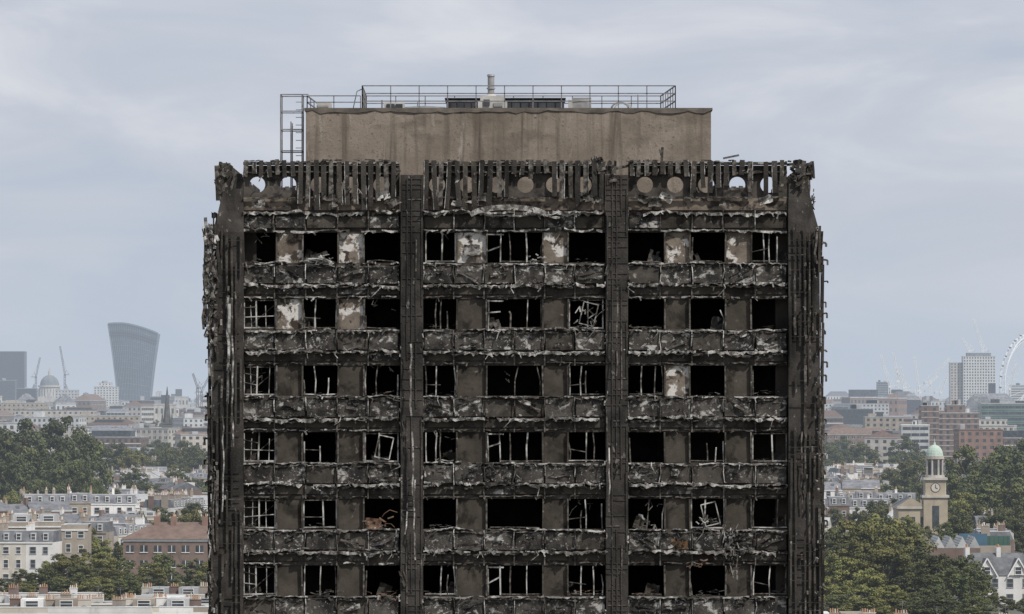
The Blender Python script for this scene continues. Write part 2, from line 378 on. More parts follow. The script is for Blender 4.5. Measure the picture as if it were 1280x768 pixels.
# interior structure
R.seed(5)
mb=MB([])
mb.box(-5.5,5.5,-5.5,5.5,0,pz(262)-.3,'black')
for s_ in(-1,1):
    mb.box(5.51,10.8,s_*5.5-.1,s_*5.5+.1,0,pz(262)-.3,'black'); mb.box(-10.8,-5.51,s_*5.5-.1,s_*5.5+.1,0,pz(262)-.3,'black')
for k in range(-1,NF):
    z=pz(290+PIT*k)+.12
    if k==-1: z=pz(262)-.25
    if z<.5: continue
    mb.box(-10.85,10.85,-10.85,10.85,z,z+.2,'black' if k>=0 else 'char')
    if k>=0:
        zz=z-2.3
        for px in (362,438,514,590,694,771,847,924):
            if R.random()<.85:
                u=pu(px)
                mb.box(u-.06,u+.06,-10.84,-5.61,max(zz-.02,0),z-.002,'black'); mb.box(u-.06,u+.06,5.61,10.84,max(zz-.02,0),z-.002,'black')
for s_ in(-10.2,10.2):
    for t in(-10.2,10.2): mb.box(s_-.3,s_+.3,t-.3,t+.3,0,pz(262)-.26,'black')
mb.obj('floor_structure',T)
# corner columns, chamfered at the top
R.seed(9)
mb=MB([])
for sx in(-1,1):
    for sy in(-1,1):
        def P(a,b,z): return (sx*a,sy*b,z)
        secs=[(0,10.34,11.62),(pz(290),10.34,11.52),(pz(262),10.34,11.30),(pz(222),10.40,11.05),(pz(216),10.45,10.98)]
        for (z0,i0,e0),(z1,i1,e1) in zip(secs,secs[1:]):
            vs=[P(i0,i0,z0),P(e0,i0,z0),P(e0,e0,z0),P(i0,e0,z0),P(i1,i1,z1),P(e1,i1,z1),P(e1,e1,z1),P(i1,e1,z1)]
            mb.add(vs,[(0,1,5,4),(1,2,6,5),(2,3,7,6),(3,0,4,7),(4,5,6,7)],'column')
        for fac in(0,1):
            for f in (.05,.2,.34,.5,.65,.8,.96):
                z=0.0
                while z<pz(285)-.3:
                    h=R.uniform(.6,2.6); z2=min(z+h,pz(R.uniform(275,292)))
                    if z2<=z: break
                    if R.random()<.68:
                        a=10.36+1.2*f+R.uniform(-.02,.02); b=a+R.uniform(-.03,.03)
                        pts=[(a,11.64,z),(b,11.64+R.uniform(0,.05),z2-.03)]
                        pts=[(P(p[0],p[1],p[2]) if fac==0 else P(p[1],p[0],p[2])) for p in pts]
                        mb.bar(pts[0],pts[1],R.uniform(.04,.10),R.choice(['ashd','column','column','column','char']),.05)
                    z=z2
            z=18
            while z<pz(290):
                if R.random()<.45:
                    pts=[(10.4,11.66,z),(R.uniform(10.9,11.62),11.66,z+R.uniform(-.03,.03))]
                    pts=[(P(*p) if fac==0 else P(p[1],p[0],p[2])) for p in pts]
                    mb.bar(pts[0],pts[1],.025,'column' if R.random()<.9 else 'ashd')
                z+=.28
            z=18
            while z<pz(275):
                if R.random()<.8:
                    a=11.64; e=a+R.uniform(.06,.20)
                    t=R.uniform(10.8,11.6)
                    q=[(a,t,z),(e,t,z+R.uniform(-.05,.05)),(e,t,z-R.uniform(.05,.25))]
                    q=[(P(*p) if fac==0 else P(p[1],p[0],p[2])) for p in q]
                    mb.poly(q,R.uniform(.04,.09),R.choice(['ash','ashd','ashd','column']))
                z+=R.uniform(.35,.9)
mb.obj('corner_columns',T)
# hanging debris on the front
R.seed(31)
mb=MB([])
yf=YF-.5
def drape(px,py0,py1,w,k,wob=4,y=None):
    pts=[];n=max(3,int((py1-py0)/14)); x=px
    for i in range(n+1):
        pts.append((pu(x+R.uniform(-wob,wob)),(y or yf)+R.uniform(-.08,.08),pz(py0+(py1-py0)*i/n)))
    mb.poly(pts,w,k,.03)
for a in [(258,272,330,.12,'ash',1.5),(257,300,405,.15,'ashd',2),(263,330,470,.08,'ash',2.5),(254,350,412,.09,'ashd',2),(285,370,505,.09,'ash',1.2),(291,420,560,.06,'frame',1.2),(287,380,440,.1,'frame',1),(279,520,640,.05,'ash',1.5),(268,600,690,.06,'ashd',2),(262,640,700,.05,'ash',2),(514,430,520,.07,'ash',1.4),(519,600,700,.05,'ash',1.5),(508,640,668,.05,'ash',2),(516,540,620,.06,'ash',1.5),(273,280,360,.12,'column',2),(1003,540,640,.05,'ashd',2),(1020,290,330,.08,'ashd',2),(1026,480,560,.06,'ashd',2),(771,360,470,.05,'ashd',1.5),(762,560,640,.05,'ash',1.5)]:
    drape(*a)
for i in range(22):
    py=R.uniform(275,430); tangle(mb,(pu(R.uniform(257,270)),-11.75,pz(py)),(.16,.12,.35),3,R.choice(['ash','ashd','ashd']),.08)
    mb.sheetlet((pu(R.uniform(257,268)),-11.7,pz(R.uniform(275,420))),.22,.7,R.choice(['ashd','ash','column']),.1)
for i in range(16):
    py=R.uniform(430,768); tangle(mb,(pu(R.uniform(260,272)),-11.75,pz(py)),(.10,.1,.22),3,R.choice(['ash','ashd']),.05)
for i in range(16):
    py=R.uniform(285,768); tangle(mb,(pu(R.uniform(1016,1025)),-11.75,pz(py)),(.10,.1,.16),3,R.choice(['ash','ashd']),.05)
for (x0,y0,x1,y1,w) in [(272,250,270,206,.2),(278,236,280,212,.12),(268,208,288,216,.10),(286,238,294,214,.1),(1007,218,1003,200,.16),(985,205,1008,203,.10),(1000,226,1008,206,.12),(990,212,1000,200,.12),(828,200,829,183,.10),(829,198,825,186,.06),(905,197,925,193,.07),(760,212,792,205,.10),(500,214,488,204,.09),(1003,240,1007,200,.14)]:
    mb.bar((pu(x0),-11.1,pz(y0)),(pu(x1),-11.15,pz(y1)),w,'ashd')
for c in((278,224),(1000,212),(994,222),(760,208),(742,204)):
    tangle(mb,(pu(c[0]),-11.1,pz(c[1])),(.25,.2,.2),6,'ashd',.09)
for i in range(10): mb.sheetlet((pu(R.choice([275,282,998,1004,750,765,795])),-11.3,pz(R.uniform(204,232))),.35,.5,R.choice(['ashd','column','char']),.2)
pts=[]
for i in range(12):
    t=i/11; pts.append((pu(588+95*t),-11.55-.1*math.sin(t*3),pz(268-9*math.sin(math.pi*t)**.6)))
mb.poly(pts,.05,'ash',.2)
for (a,b,py) in((528,600,263),(600,700,268),(660,757,266)):
    mb.ledge(pu(a),pu(b),YF,.35,pz(py),.05,'ash',.05,.05,drip=.1)
for (px,py,rx,rz_,n,k) in((882,655,.3,.3,14,'frame'),(915,680,.25,.5,16,'ash'),(920,700,.15,.5,8,'ash'),(868,705,.35,.1,8,'rust'),(850,678,.2,.2,5,'orange'),(470,652,.5,.22,12,'rust'),(735,400,.4,.4,9,'frame'),(400,326,.5,.14,22,'frame'),(640,600,.3,.12,8,'ashd'),(480,745,.4,.15,8,'rust'),(412,741,.4,.1,8,'ashd'),(858,515,.15,.35,7,'ash'),(668,322,.3,.15,7,'ash'),(812,655,.3,.3,7,'frame')):
    tangle(mb,(pu(px),YF-.1,pz(py)),(rx,.12,rz_),n,k,.05)
mb.sheetlet((pu(850),YF-.06,pz(680)),.6,.4,'orange',.05)
mb.sheetlet((pu(466),YF+.5,pz(655)),.6,.4,'rust',.05)
for px,py in((400,322),(392,325),(860,512),(590,312)): mb.sheetlet((pu(px),YF+.1,pz(py)),.6,.4,'ash',.1)
mb.obj('hanging_debris',T)
# plant room
R.seed(3)
dp=190.0
def qx(px,d=dp): return X(px,d)-TC[0]
def qz(py,d=dp): return Z(py,d)
mb=MB([])
x0,x1=qx(382),qx(889); y0=dp-TC[1]; zt=qz(138); zr=pz(262)-.05
mb.box(x0,x1,y0,y0+12,zr,zt,'plant')
mb.ledge(x0-.04,x1+.04,y0+.0,.05,zt+.05,.10,'coping',.006,0,.3,0)
mb.box(x0-.06,x1+.06,y0+.001,y0+12.06,zt+.002,zt+.10,'coping')
mb.obj('plant_room',T)
mb=MB([])
def railing(pts,h,posts,base=zt+.1,w=.04,n=3):
    for (a,b) in zip(pts,pts[1:]):
        a=Vector(a);b=Vector(b);L=(b-a).length; m=max(1,round(L/posts))
        for i in range(m+1):
            p=a+(b-a)*i/m; mb.bar((p.x,p.y,base),(p.x,p.y,base+h),w,'rail')
        for j in range(n):
            z=base+h*(1-j/ n*1.0); mb.bar((a.x,a.y,z),(b.x,b.y,z),w,'rail')
h=.90
railing([(qx(451),y0+7,0),(qx(452),y0+.6,0),(qx(845),y0+.6,0),(qx(829,194),y0+7,0),(qx(451),y0+7,0)],h,1.15)
railing([(qx(383),y0+.5,0),(qx(450),y0+.5,0)],.5,1.0,n=2)
railing([(qx(383),y0+.5,0),(qx(392),y0+7,0)],.5,1.5,n=2)
zb_=zr
for yy in(y0+1.0,y0+2.2):
    for px in(349,362,376):
        top=qz(116) if px!=362 else qz(150)
        mb.bar((qx(px),yy,zb_),(qx(px),yy,top),.045,'rail')
    for py in(116,137,160,187): mb.bar((qx(349),yy,qz(py)),(qx(376 if py>130 else 384),yy,qz(py)),.04,'rail')
for px in(349,376):
    for py in(116,137,160,187): mb.bar((qx(px),y0+1,qz(py)),(qx(px),y0+2.2,qz(py)),.035,'rail')
z=zb_
while z<qz(118): mb.bar((qx(368),y0+1.02,z),(qx(376),y0+1.02,z),.025,'rail'); z+=.3
mb.obj('roof_railing',T)
mb=MB([]); b=zt+.1
def U(pa,pb,py,ya,yb,k,base=b): mb.box(qx(pa),qx(pb),y0+ya,y0+yb,base,qz(py),k)
U(394,412,126,1.2,2.2,'wunit'); U(395.5,410.5,134,1.15,1.19,'duct',b+.04)
for i in range(5): mb.bar((qx(395),y0+1.12,b+.06+i*.05),(qx(411),y0+1.12,b+.06+i*.05),.02,'wunit')
U(478,504,125,1.5,2.6,'wunit'); U(482,492,127,1.45,1.49,'duct',b+.05); U(493.5,502,127,1.45,1.49,'duct',b+.05)
mb.bar((qx(476),y0+1.5,b),(qx(476),y0+1.5,qz(122)),.06,'rail')
U(557,599,120,2,4.5,'duct'); U(634,706,119,2,4.5,'duct')
for px in range(562,600,9): U(px,px+.7,119.6,1.96,1.99,'char')
for px in range(640,706,11): U(px,px+.7,118.6,1.96,1.99,'char')
U(555,708,118.3,1.9,4.6,'duct',qz(119.6))
U(597,634,124,1.2,1.9,'wunit'); U(600,631,117,1.3,1.85,'wunit')
U(604,612,122,1.15,1.19,'duct',qz(130)); U(617,628,126,1.15,1.19,'galv',qz(132))
mb.cyl(qx(613.5),y0+1.6,qz(120),qz(92),.13,.13,14,'galv'); mb.cyl(qx(613.5),y0+1.6,qz(108),qz(106.5),.17,.17,14,'galv'); mb.cyl(qx(613.5),y0+1.6,qz(92),qz(89.5),.16,.14,14,'galv')
mb.cyl(qx(613.5),y0+1.6,qz(118),qz(114),.26,.14,14,'wunit')
U(716,740,119,1.5,1.6,'galv') ; U(711,716,122,1.4,1.7,'wunit')
mb.bar((qx(712),y0+1.5,qz(124)),(qx(740),y0+1.5,qz(122)),.05,'wunit')
pts=[(qx(776+11*math.cos(math.pi*i/8)),y0+1.2,b+.02+.26*math.sin(math.pi*i/8)) for i in range(9)]
mb.poly(pts,.07,'galv'); pts=[(p[0]*1.0+.12,p[1]+.3,p[2]) for p in pts]; mb.poly(pts,.06,'wunit')
mb.poly([(qx(440),y0+1,b),(qx(445),y0+1,qz(112)),(qx(452),y0+1,qz(109))],.035,'rail')
for px in(520,640,690,800): mb.bar((qx(px),y0+3,b),(qx(px),y0+3,qz(112+R.uniform(0,10))),.04,'rail')
mb.poly([(qx(500),y0+2,b+.1),(qx(530),y0+2,b+.15),(qx(556),y0+2,b+.1)],.1,'galv')
mb.obj('rooftop_units',T)

# ------------------------------------------------------------ trees
def tree_mesh(seed,H,cr,kind,leaves=6500,ls=.42):
    R.seed(seed); mb=MB([])
    tr=H*.022
    mb.cyl(0,0,0,H*.3,tr*1.3,tr,8,'bark')
    cen=[]
    nb=64
    for i in range(nb):
        while True:
            x,y,z=[R.uniform(-1,1) for _ in range(3)]
            q=x*x+y*y+z*z
            if .12<q<1: break
        lop=1+.25*math.sin(3*math.atan2(y,x)+seed)
        sq=1-.28*max(z,0)
        cen.append((Vector((x*cr*lop*sq,y*cr*lop*sq,H*.54+z*H*.42)),R.uniform(.10,.24)*cr,R.choice([0,0,1,1,2])))
    for c,r,_ in cen[:14]:
        m=Vector((c.x*.35,c.y*.35,H*.3+(c.z-H*.3)*.5)); 
        mb.bar((0,0,H*.28),m,tr*.9,'bark'); mb.bar(m,c,tr*.45,'bark')
    ks={'m':['leaf_d','leaf_m','leaf_m'],'l':['leaf_m','leaf_l','leaf_l'],'d':['leaf_d','leaf_d','leaf_m']}[kind]
    per=leaves//nb
    for c,r,t in cen:
        for _ in range(per):
            d=Vector((R.gauss(0,1),R.gauss(0,1),R.gauss(0,1))).normalized()
            p=c+Vector((d.x,d.y,d.z*.75))*r*R.uniform(.5,1.25)
            n=(d+Vector((R.uniform(-.8,.8),R.uniform(-.8,.8),R.uniform(-.2,1.1)))).normalized()
            a=n.orthogonal().normalized(); a.rotate(Matrix.Rotation(R.uniform(0,6.28),3,n)); b=n.cross(a)
            s=ls*R.uniform(.5,1.25)/2
            k=ks[t] if R.random()<.7 else R.choice(ks)
            mb.add([p-a*s-b*s*.6,p+a*s*.9-b*s*.7,p+a*s*.7+b*s,p-a*s+b*s*.6],[(0,1,2,3)],k)
    o=mb.obj('tmp'); me=o.data; bpy.data.objects.remove(o); me.name='tree_%s_%d'%(kind,seed); return me
TM={'m':[tree_mesh(s,14,5.5,'m',9000,.38) for s in(1,2,3)],'l':[tree_mesh(s,14,5.2,'l',11000,.34) for s in(4,5,6)],'d':[tree_mesh(s,15,6,'d',8500,.42) for s in(7,8,9)]}
R.seed(77)
def tree(px,pytop,d,kind=None,wide=1.0,name='deciduous_tree'):
    kind=kind or R.choice('mmdl'); me=R.choice(TM[kind]); h=Z(pytop,d); s=max(h,3)/13.9
    return inst(name,me,None,(X(px,d),d,0),R.uniform(0,6.28),(s*wide,s*wide,s))
def tree_w(x,d,h,kind=None):
    kind=kind or R.choice('mmdl'); me=R.choice(TM[kind]); s=h/14.0
    return inst('deciduous_tree',me,None,(x,d,0),R.uniform(0,6.28),(s*R.uniform(.9,1.3),s*R.uniform(.9,1.3),s))

# ------------------------------------------------------------ houses
def window(mb,x,y,z,w,h,s,fr='white',ax='x'):
    def bx(a,b,c,d,e,f,k):
        if s<0: mb.box(a,b,y-d,y-c,e,f,k)
        else: mb.box(a,b,y+c,y+d,e,f,k)
    bx(x-w/2,x+w/2,.002,.05,z,z+h,'pane')
    bx(x-w/2-.1,x-w/2,.002,.09,z,z+h,fr); bx(x+w/2,x+w/2+.1,.002,.09,z,z+h,fr)
    bx(x-w/2-.15,x+w/2+.15,.002,.14,z-.12,z,fr); bx(x-w/2-.1,x+w/2+.1,.002,.10,z+h,z+h+.1,fr)
    bx(x-w/2,x+w/2,.052,.08,z+h*.48,z+h*.48+.08,fr)
def terrace(seed,n,scheme):
    R.seed(seed); mb=MB([]); w=5.6
    fl=R.choice([2,3,3,4]) if scheme!='low' else 2
    H=fl*2.9+.3; D=9.5
    rk=R.choice(['slate','slate','slate','clay','lead']) ; mode=R.choice(['gable','parapet','parapet','mansard'])
    base=R.choice(['stucco','stucco','cream','brickg','brickb','brickg'])
    for i in range(n):
        x0=i*w-n*w/2; x1=x0+w; hh=H+(R.uniform(-.8,.8) if R.random()<.4 else 0)
        wk=base if R.random()<.55 else R.choice(['stucco','cream','brickg','brickb'])
        mb.box(x0+.01,x1-.01,-D/2,D/2,0,hh,wk)
        for s in(-1,1):
            y=s*D/2
            for f in range(fl):
                for j in(.27,.73):
                    if f==0 and j>.5 and s<0:
                        mb.box(x0+w*j-.5,x0+w*j+.5,y-.06,y-.002,0,2.2,R.choice(['duct','blue','brickr','white'])); continue
                    if s>0 and R.random()<.25: continue
                    window(mb,x0+w*j+(R.uniform(-.3,.3) if s>0 else 0),y,.9+f*2.9+(R.choice([0,0,-.8]) if s>0 and f>0 else 0),R.choice([.9,1.15]),R.choice([1.6,1.3]) if f<fl-1 else 1.3,s,'white' if wk!='stucco' else 'lead')
            mb.box(x0,x1,min(y,y+s*.18),max(y,y+s*.18),hh-.25,hh+.02,'white' if R.random()<.5 else wk)
        if R.random()<.7:
            hx=R.uniform(2.8,7); k2=wk if R.random()<.5 else R.choice(['brickg','stucco','cream']); mb.box(x0+.3,x0+3,D/2,D/2+3.2,0,hx,k2); mb.box(x0+.2,x0+3.1,D/2,D/2+3.3,hx,hx+.15,R.choice(['lead','slate','white']))
            window(mb,x0+1.6,D/2+3.2,hx-1.8,.9,1.1,1)
        if mode=='gable':
            rh=2.4; vs=[(x0,-D/2-.2,hh),(x1,-D/2-.2,hh),(x1,D/2+.2,hh),(x0,D/2+.2,hh),(x0,0,hh+rh),(x1,0,hh+rh)]
            mb.add(vs,[(0,1,5,4),(2,3,4,5),(3,0,4),(1,2,5),(3,2,1,0)],rk)
            for sd in(-1,1):
                if R.random()<.4:
                    xm=(x0+x1)/2
                    if sd<0: mb.box(xm-1,xm+1,-D/2+1.0,-1,hh+.4,hh+2.1,R.choice(['lead','slate'])); window(mb,xm,-D/2+1.0,hh+.75,1.3,1.0,-1)
                    else: mb.box(xm-1.6,xm+1.6,1,D/2-1,hh+.4,hh+2.3,R.choice(['lead','slate','stucco'])); window(mb,xm,D/2-1,hh+.75,2.2,1.1,1)
            if R.random()<.3: 
                xm=(x0+x1)/2; vs=[(xm-.5,-2.6,hh+1.2),(xm+.5,-2.6,hh+1.2),(xm+.5,-1.5,hh+1.76),(xm-.5,-1.5,hh+1.76)]; mb.add(vs,[(0,1,2,3)],'pane')
        elif mode=='mansard':
            rh=2.3; i_=1.1; vs=[(x0,-D/2+.2,hh),(x1,-D/2+.2,hh),(x1,D/2-.2,hh),(x0,D/2-.2,hh),(x0,-D/2+i_,hh+rh),(x1,-D/2+i_,hh+rh),(x1,D/2-i_,hh+rh),(x0,D/2-i_,hh+rh)]
            mb.add(vs,[(0,1,5,4),(2,3,7,6),(3,0,4,7),(1,2,6,5)],'slate'); mb.add(vs[4:],[(0,1,2,3)],'lead')
            for j in(.27,.73): 
                xm=x0+w*j; mb.box(xm-.6,xm+.6,-D/2+.3,-D/2+1.6,hh+.3,hh+1.95,'lead'); window(mb,xm,-D/2+.3,hh+.5,.8,1.2,-1)
        else:
            for sd in(-1,1):
                ya,yb=sorted((sd*D/2,sd*(D/2-.3))); mb.box(x0,x1,ya,yb,hh+.02,hh+.9,wk); mb.box(x0,x1,ya-.05,yb+.05,hh+.9,hh+1.0,'white')
            vs=[(x0,-D/2+.3,hh+1.0),(x0+w/2,-D/2+.3,hh+.1),(x1,-D/2+.3,hh+1.0),(x0,D/2-.3,hh+1.0),(x0+w/2,D/2-.3,hh+.1),(x1,D/2-.3,hh+1.0)]
            mb.add(vs,[(0,1,4,3),(1,2,5,4),(3,4,5)],rk)
            if R.random()<.3: mb.box(x0+1,x1-1,-2,3,hh+.3,hh+2.4,R.choice(['lead','stucco','slate'])); window(mb,x0+w/2,-2,hh+1,2,1,-1)
        top=hh+(2.4 if mode=='gable' else 2.4 if mode=='mansard' else 1.0)
        for yy in ([0.0] if mode=='gable' else [-2,2]):
            if R.random()<.2: continue
            ck=R.choice(['brickg','brickb','brickg',wk,'stucco']); cw=R.uniform(.7,1.2); ch=R.uniform(.7,1.4)
            mb.box(x0-.32,x0+.32,yy-cw,yy+cw,hh-.1,top+ch,ck); mb.box(x0-.38,x0+.38,yy-cw-.06,yy+cw+.06,top+ch,top+ch+.12,ck)
            m=R.randint(2,4)
            for q in range(m):
                py=yy-cw+.25+q*(2*cw-.5)/max(m-1,1); mb.cyl(x0,py,top+ch+.12,top+ch+.12+R.uniform(.4,.8),.15,.12,7,'pot' if R.random()<.6 else 'cream')
    o=mb.obj('tmp'); me=o.data; bpy.data.objects.remove(o); me.name='terrace_mesh'; return me,fl
TE=[terrace(100+i,R.choice([2,3,4,5,6]),'any')[0] for i in range(20)]
def chimney_row(seed,n):
    R.seed(seed); mb=MB([]); w=5.2; D=10; hh=6.6
    W=n*w/2
    mb.box(-W,W,-D/2,D/2,0,hh,'stucco')
    for i in range(n):
        x0=i*w-W; x1=x0+w
        for f in(0,1):
            for j in(.27,.73): window(mb,x0+w*j,-D/2,.9+f*2.9,1.1,1.6,-1,'lead'); window(mb,x0+w*j,D/2,.9+f*2.9,1.1,1.5,1,'lead')
        for sd in(-1,1):
            ya,yb=sorted((sd*D/2,sd*(D/2-.3))); mb.box(x0,x1,ya,yb,hh+.01,hh+.75,R.choice(['stucco','cream','brickg'])); mb.box(x0,x1,ya-.06,yb+.06,hh+.75,hh+.87,'white')
        vs=[(x0,-D/2+.3,hh+.9),(x0+w/2,-D/2+.3,hh+.1),(x1,-D/2+.3,hh+.9),(x0,D/2-.3,hh+.9),(x0+w/2,D/2-.3,hh+.1),(x1,D/2-.3,hh+.9)]
        mb.add(vs,[(0,1,4,3),(1,2,5,4)],'slate')
        if R.random()<.5: mb.box(x0+.9,x1-.9,-2,3.2,hh+.3,hh+1.9,R.choice(['lead','brickg','white'])); window(mb,x0+w/2,-2,hh+.7,1.8,.9,-1)
        yy=R.choice([-.5,.8,2]); L_=R.uniform(1.4,2.3); ck=R.choice(['brickg','stucco','brickb','cream']); t=hh+R.uniform(1.5,2.0)
        mb.box(x0-L_/2,x0+L_/2,yy-.3,yy+.3,hh,t,ck); mb.box(x0-L_/2-.07,x0+L_/2+.07,yy-.37,yy+.37,t,t+.13,ck)
        m=int(L_/.34)
        for q in range(m): mb.cyl(x0-L_/2+.2+q*(L_-.4)/max(m-1,1),yy,t+.13,t+.13+R.uniform(.4,.75),.13,.10,8,R.choice(['pot','pot','pot','cream']))
        if R.random()<.5: mb.bar((x0+.2,yy,t),(x0+.2,yy,t+2.0),.05,'rail'); mb.bar((x0-.4,yy,t+1.9),(x0+.8,yy,t+1.9),.04,'rail'); mb.bar((x0-.3,yy,t+1.6),(x0+.7,yy,t+1.6),.04,'rail')
    o=mb.obj('tmp'); me=o.data; bpy.data.objects.remove(o); return me
CR=[chimney_row(400+i,8) for i in range(3)]

def block_mesh(mb,x0,x1,y0,y1,h,wk,ww=1.6,wh=1.5,fh=3.1,bay=3.2,roof='lead',fr=None,plant=True,ribbon=False,bands=None):
    mb.box(x0,x1,y0,y1,0,h,wk); nf=max(1,int(h/fh))
    for s,y in((-1,y0),(1,y1)):
        nb=max(1,int((x1-x0-.6)/bay)); st=(x1-x0)/nb
        for f in range(nf):
            z=f*h/nf+.9
            if ribbon:
                a,b=(y-.05,y-.002) if s<0 else (y+.002,y+.05); mb.box(x0+.5,x1-.5,a,b,z,z+wh,'pane')
                for i in range(nb+1):
                    xx=x0+.5+(x1-x0-1)*i/nb; a,b=(y-.12,y-.052) if s<0 else (y+.052,y+.12); mb.box(xx-.1,xx+.1,a,b,z,z+wh,wk)
            else:
                for i in range(nb):
                    xc=x0+(i+.5)*st; a,b=(y-.06,y-.002) if s<0 else(y+.002,y+.06); mb.box(xc-ww/2,xc+ww/2,a,b,z,z+wh,'pane')
                    if fr:
                        a,b=(y-.12,y-.062) if s<0 else(y+.062,y+.12); mb.box(xc-.06,xc+.06,a,b,z,z+wh,fr)
                        a,b=(y-.18,y-.002) if s<0 else(y+.002,y+.18); mb.box(xc-ww/2-.1,xc+ww/2+.1,a,b,z-.15,z-.005,fr)
            if bands:
                a,b=(y-.25,y-.002) if s<0 else(y+.002,y+.25); mb.box(x0,x1,a,b,f*h/nf-.1,f*h/nf+.25,bands)
    for s,x in((-1,x0),(1,x1)):
        nb=max(1,int((y1-y0-.6)/bay)); st=(y1-y0)/nb
        for f in range(nf):
            z=f*h/nf+.9
            for i in range(nb):
                yc=y0+(i+.5)*st; a,b=(x-.06,x-.002) if s<0 else(x+.002,x+.06); mb.box(a,b,yc-ww/2,yc+ww/2,z,z+wh,'pane')
    mb.box(x0-.2,x1+.2,y0-.2,y1+.2,h,h+.5,roof)
    if plant:
        for _ in range(R.randint(1,3)):
            a=R.uniform(x0,x0+(x1-x0)*.7); w=R.uniform(.1,.25)*(x1-x0); mb.box(a,a+w,y0+(y1-y0)*.3,y0+(y1-y0)*.7,h+.5,h+R.uniform(1.5,3.6),R.choice(['lead',wk,'duct']))
def proto(seed):
    R.seed(seed); mb=MB([]); w=R.uniform(14,48); h=R.choice([10,13,16,19,22]); wk=R.choice(['brickb','brickr','brickg','stucco','concp','stone','cream','stone','concp','brickg'])
    block_mesh(mb,-w/2,w/2,-8,8,h,wk,fr=R.choice(['white',None]),ribbon=R.random()<.3,bands=R.choice([None,None,'stone','white']))
    if R.random()<.5:
        if R.random()<.5: mb.box(-w*.35,w*.3,-5,5,h+.5,h+3.6,R.choice(['lead','concp','pane'])); 
        else: block_mesh(mb,w/2+.01,w/2+w*.4,-7,7,h*R.uniform(.5,.8),R.choice(['brickb','stucco','stone']))
    if R.random()<.35:
        vs=[(-w/2,-8.3,h+.5),(w/2,-8.3,h+.5),(w/2,8.3,h+.5),(-w/2,8.3,h+.5),(-w/2+5,0,h+4),(w/2-5,0,h+4)]
        mb.add(vs,[(0,1,5,4),(2,3,4,5),(3,0,4),(1,2,5)],R.choice(['slate','clay','slate','slate']))
    o=mb.obj('tmp'); me=o.data; bpy.data.objects.remove(o); return me,w,h
PB=[proto(300+i) for i in range(24)]

EX=[]
def ok(x,d,w=20):
    for (a,b,rx,rd) in EX:
        if abs(x-a)<rx+w and abs(d-b)<rd: return False
    return True

# ---------- left hand-built things
R.seed(41)
d=1000; xa,xb=X(160,d),X(300,d); h=Z(676,d)
mb=MB([]); block_mesh(mb,-(xb-xa)/2,(xb-xa)/2,-6,6,h,'brickb',ww=1.5,wh=1.35,fh=2.7,bay=2.6,fr='white',plant=False,roof='white')
W=(xb-xa)/2
vs=[(-W-.5,-6.5,h+.5),(W+.5,-6.5,h+.5),(W+.5,6.5,h+.5),(-W-.5,6.5,h+.5),(-W+5.5,0,h+3.8),(W-5.5,0,h+3.8)]
mb.add(vs,[(0,1,5,4),(2,3,4,5),(3,0,4),(1,2,5)],'clay')
for x in (-W+6,-2,W-7): 
    mb.box(x-.5,x+.5,-1.3,.8,h+2.6,h+5.0,'brickr')
    for q in(-.9,-.2,.4): mb.cyl(x,q,h+5.0,h+5.6,.15,.12,7,'pot')
mb.obj('brick_block_of_flats',None,((xa+xb)/2,d,0),math.radians(-6))
EX.append(((xa+xb)/2,d,18,60))
for (px,dd,v,zo,an) in [(20,742,0,-.7,2),(330,748,1,-.9,-1),(-330,745,2,-.8,0),(640,752,2,-.9,1),(1000,748,0,-3,0),(1340,748,0,-4,0),
                     (120,800,1,-2.6,-3),(-230,805,0,-2.8,2),(440,802,2,-2.6,1),(-20,850,2,-3.2,6),(330,852,0,-3.2,-4)]:
    inst('terraced_houses',CR[v],None,(X(px,dd),dd,zo),math.radians(an))
# ---------- right: church with cupola
d=1150; s=d/F
mb=MB([])
def sq(w0,py0,py1,k,dd=None):
    w=w0*s/2; mb.box(-w,w,-w,w,Z(py1,d),Z(py0,d),k)
sq(30,622,700,'ystone'); sq(34,619,622,'stone'); sq(25,600,619,'ystone'); sq(30,597,600,'stone')
for sx in(-1,1):
    for sy in(-1,1):
        for q in(.8,.55): mb.cyl(sx*12.5*s*.95,sy*12.5*s*q,Z(619,d),Z(600,d),.3,.26,8,'stone')
w=12.5*s
for sy in(-1,1):
    n=20; zc=Z(609.5,d); r=1.15; y=sy*(w+.06)
    vs=[(r*math.cos(2*math.pi*i/n),y,zc+r*math.sin(2*math.pi*i/n)) for i in range(n)]; mb.add(vs,[tuple(range(n))],'duct')
    vs=[(r*.85*math.cos(2*math.pi*i/n),y+sy*.03,zc+r*.85*math.sin(2*math.pi*i/n)) for i in range(n)]; mb.add(vs,[tuple(range(n))],'cream')
    mb.bar((0,y+sy*.06,zc),(.05,y+sy*.06,zc+.8),.12,'duct'); mb.bar((0,y+sy*.06,zc),(.5,y+sy*.06,zc-.25),.12,'duct')
    mb.box(-.8,.8,sy*(15*s)-.06,sy*(15*s)+.06,Z(660,d),Z(632,d),'pane')
mb.cyl(0,0,Z(597,d),Z(594,d),12.5*s,12.5*s,16,'stone'); mb.cyl(0,0,Z(594,d),Z(574,d),7.5*s,7.5*s,12,'ystone')
for i in range(8):
    a=2*math.pi*(i+.5)/8; mb.cyl(10*s*math.cos(a),10*s*math.sin(a),Z(594,d),Z(574,d),.27,.24,8,'stone')
    a=2*math.pi*i/8; p=Vector((7.6*s*math.cos(a),7.6*s*math.sin(a),0)); mb.box(p.x-.35,p.x+.35,p.y-.35,p.y+.35,Z(592,d),Z(578,d),'pane')
mb.cyl(0,0,Z(574,d),Z(570,d),12*s,12*s,16,'stone')
mb.dome(0,0,Z(570,d),10.8*s,14*s,'copper'); mb.cyl(0,0,Z(557,d),Z(553,d),.35,.25,8,'copper'); mb.cyl(0,0,Z(553,d),Z(547,d),.1,.03,6,'copper')
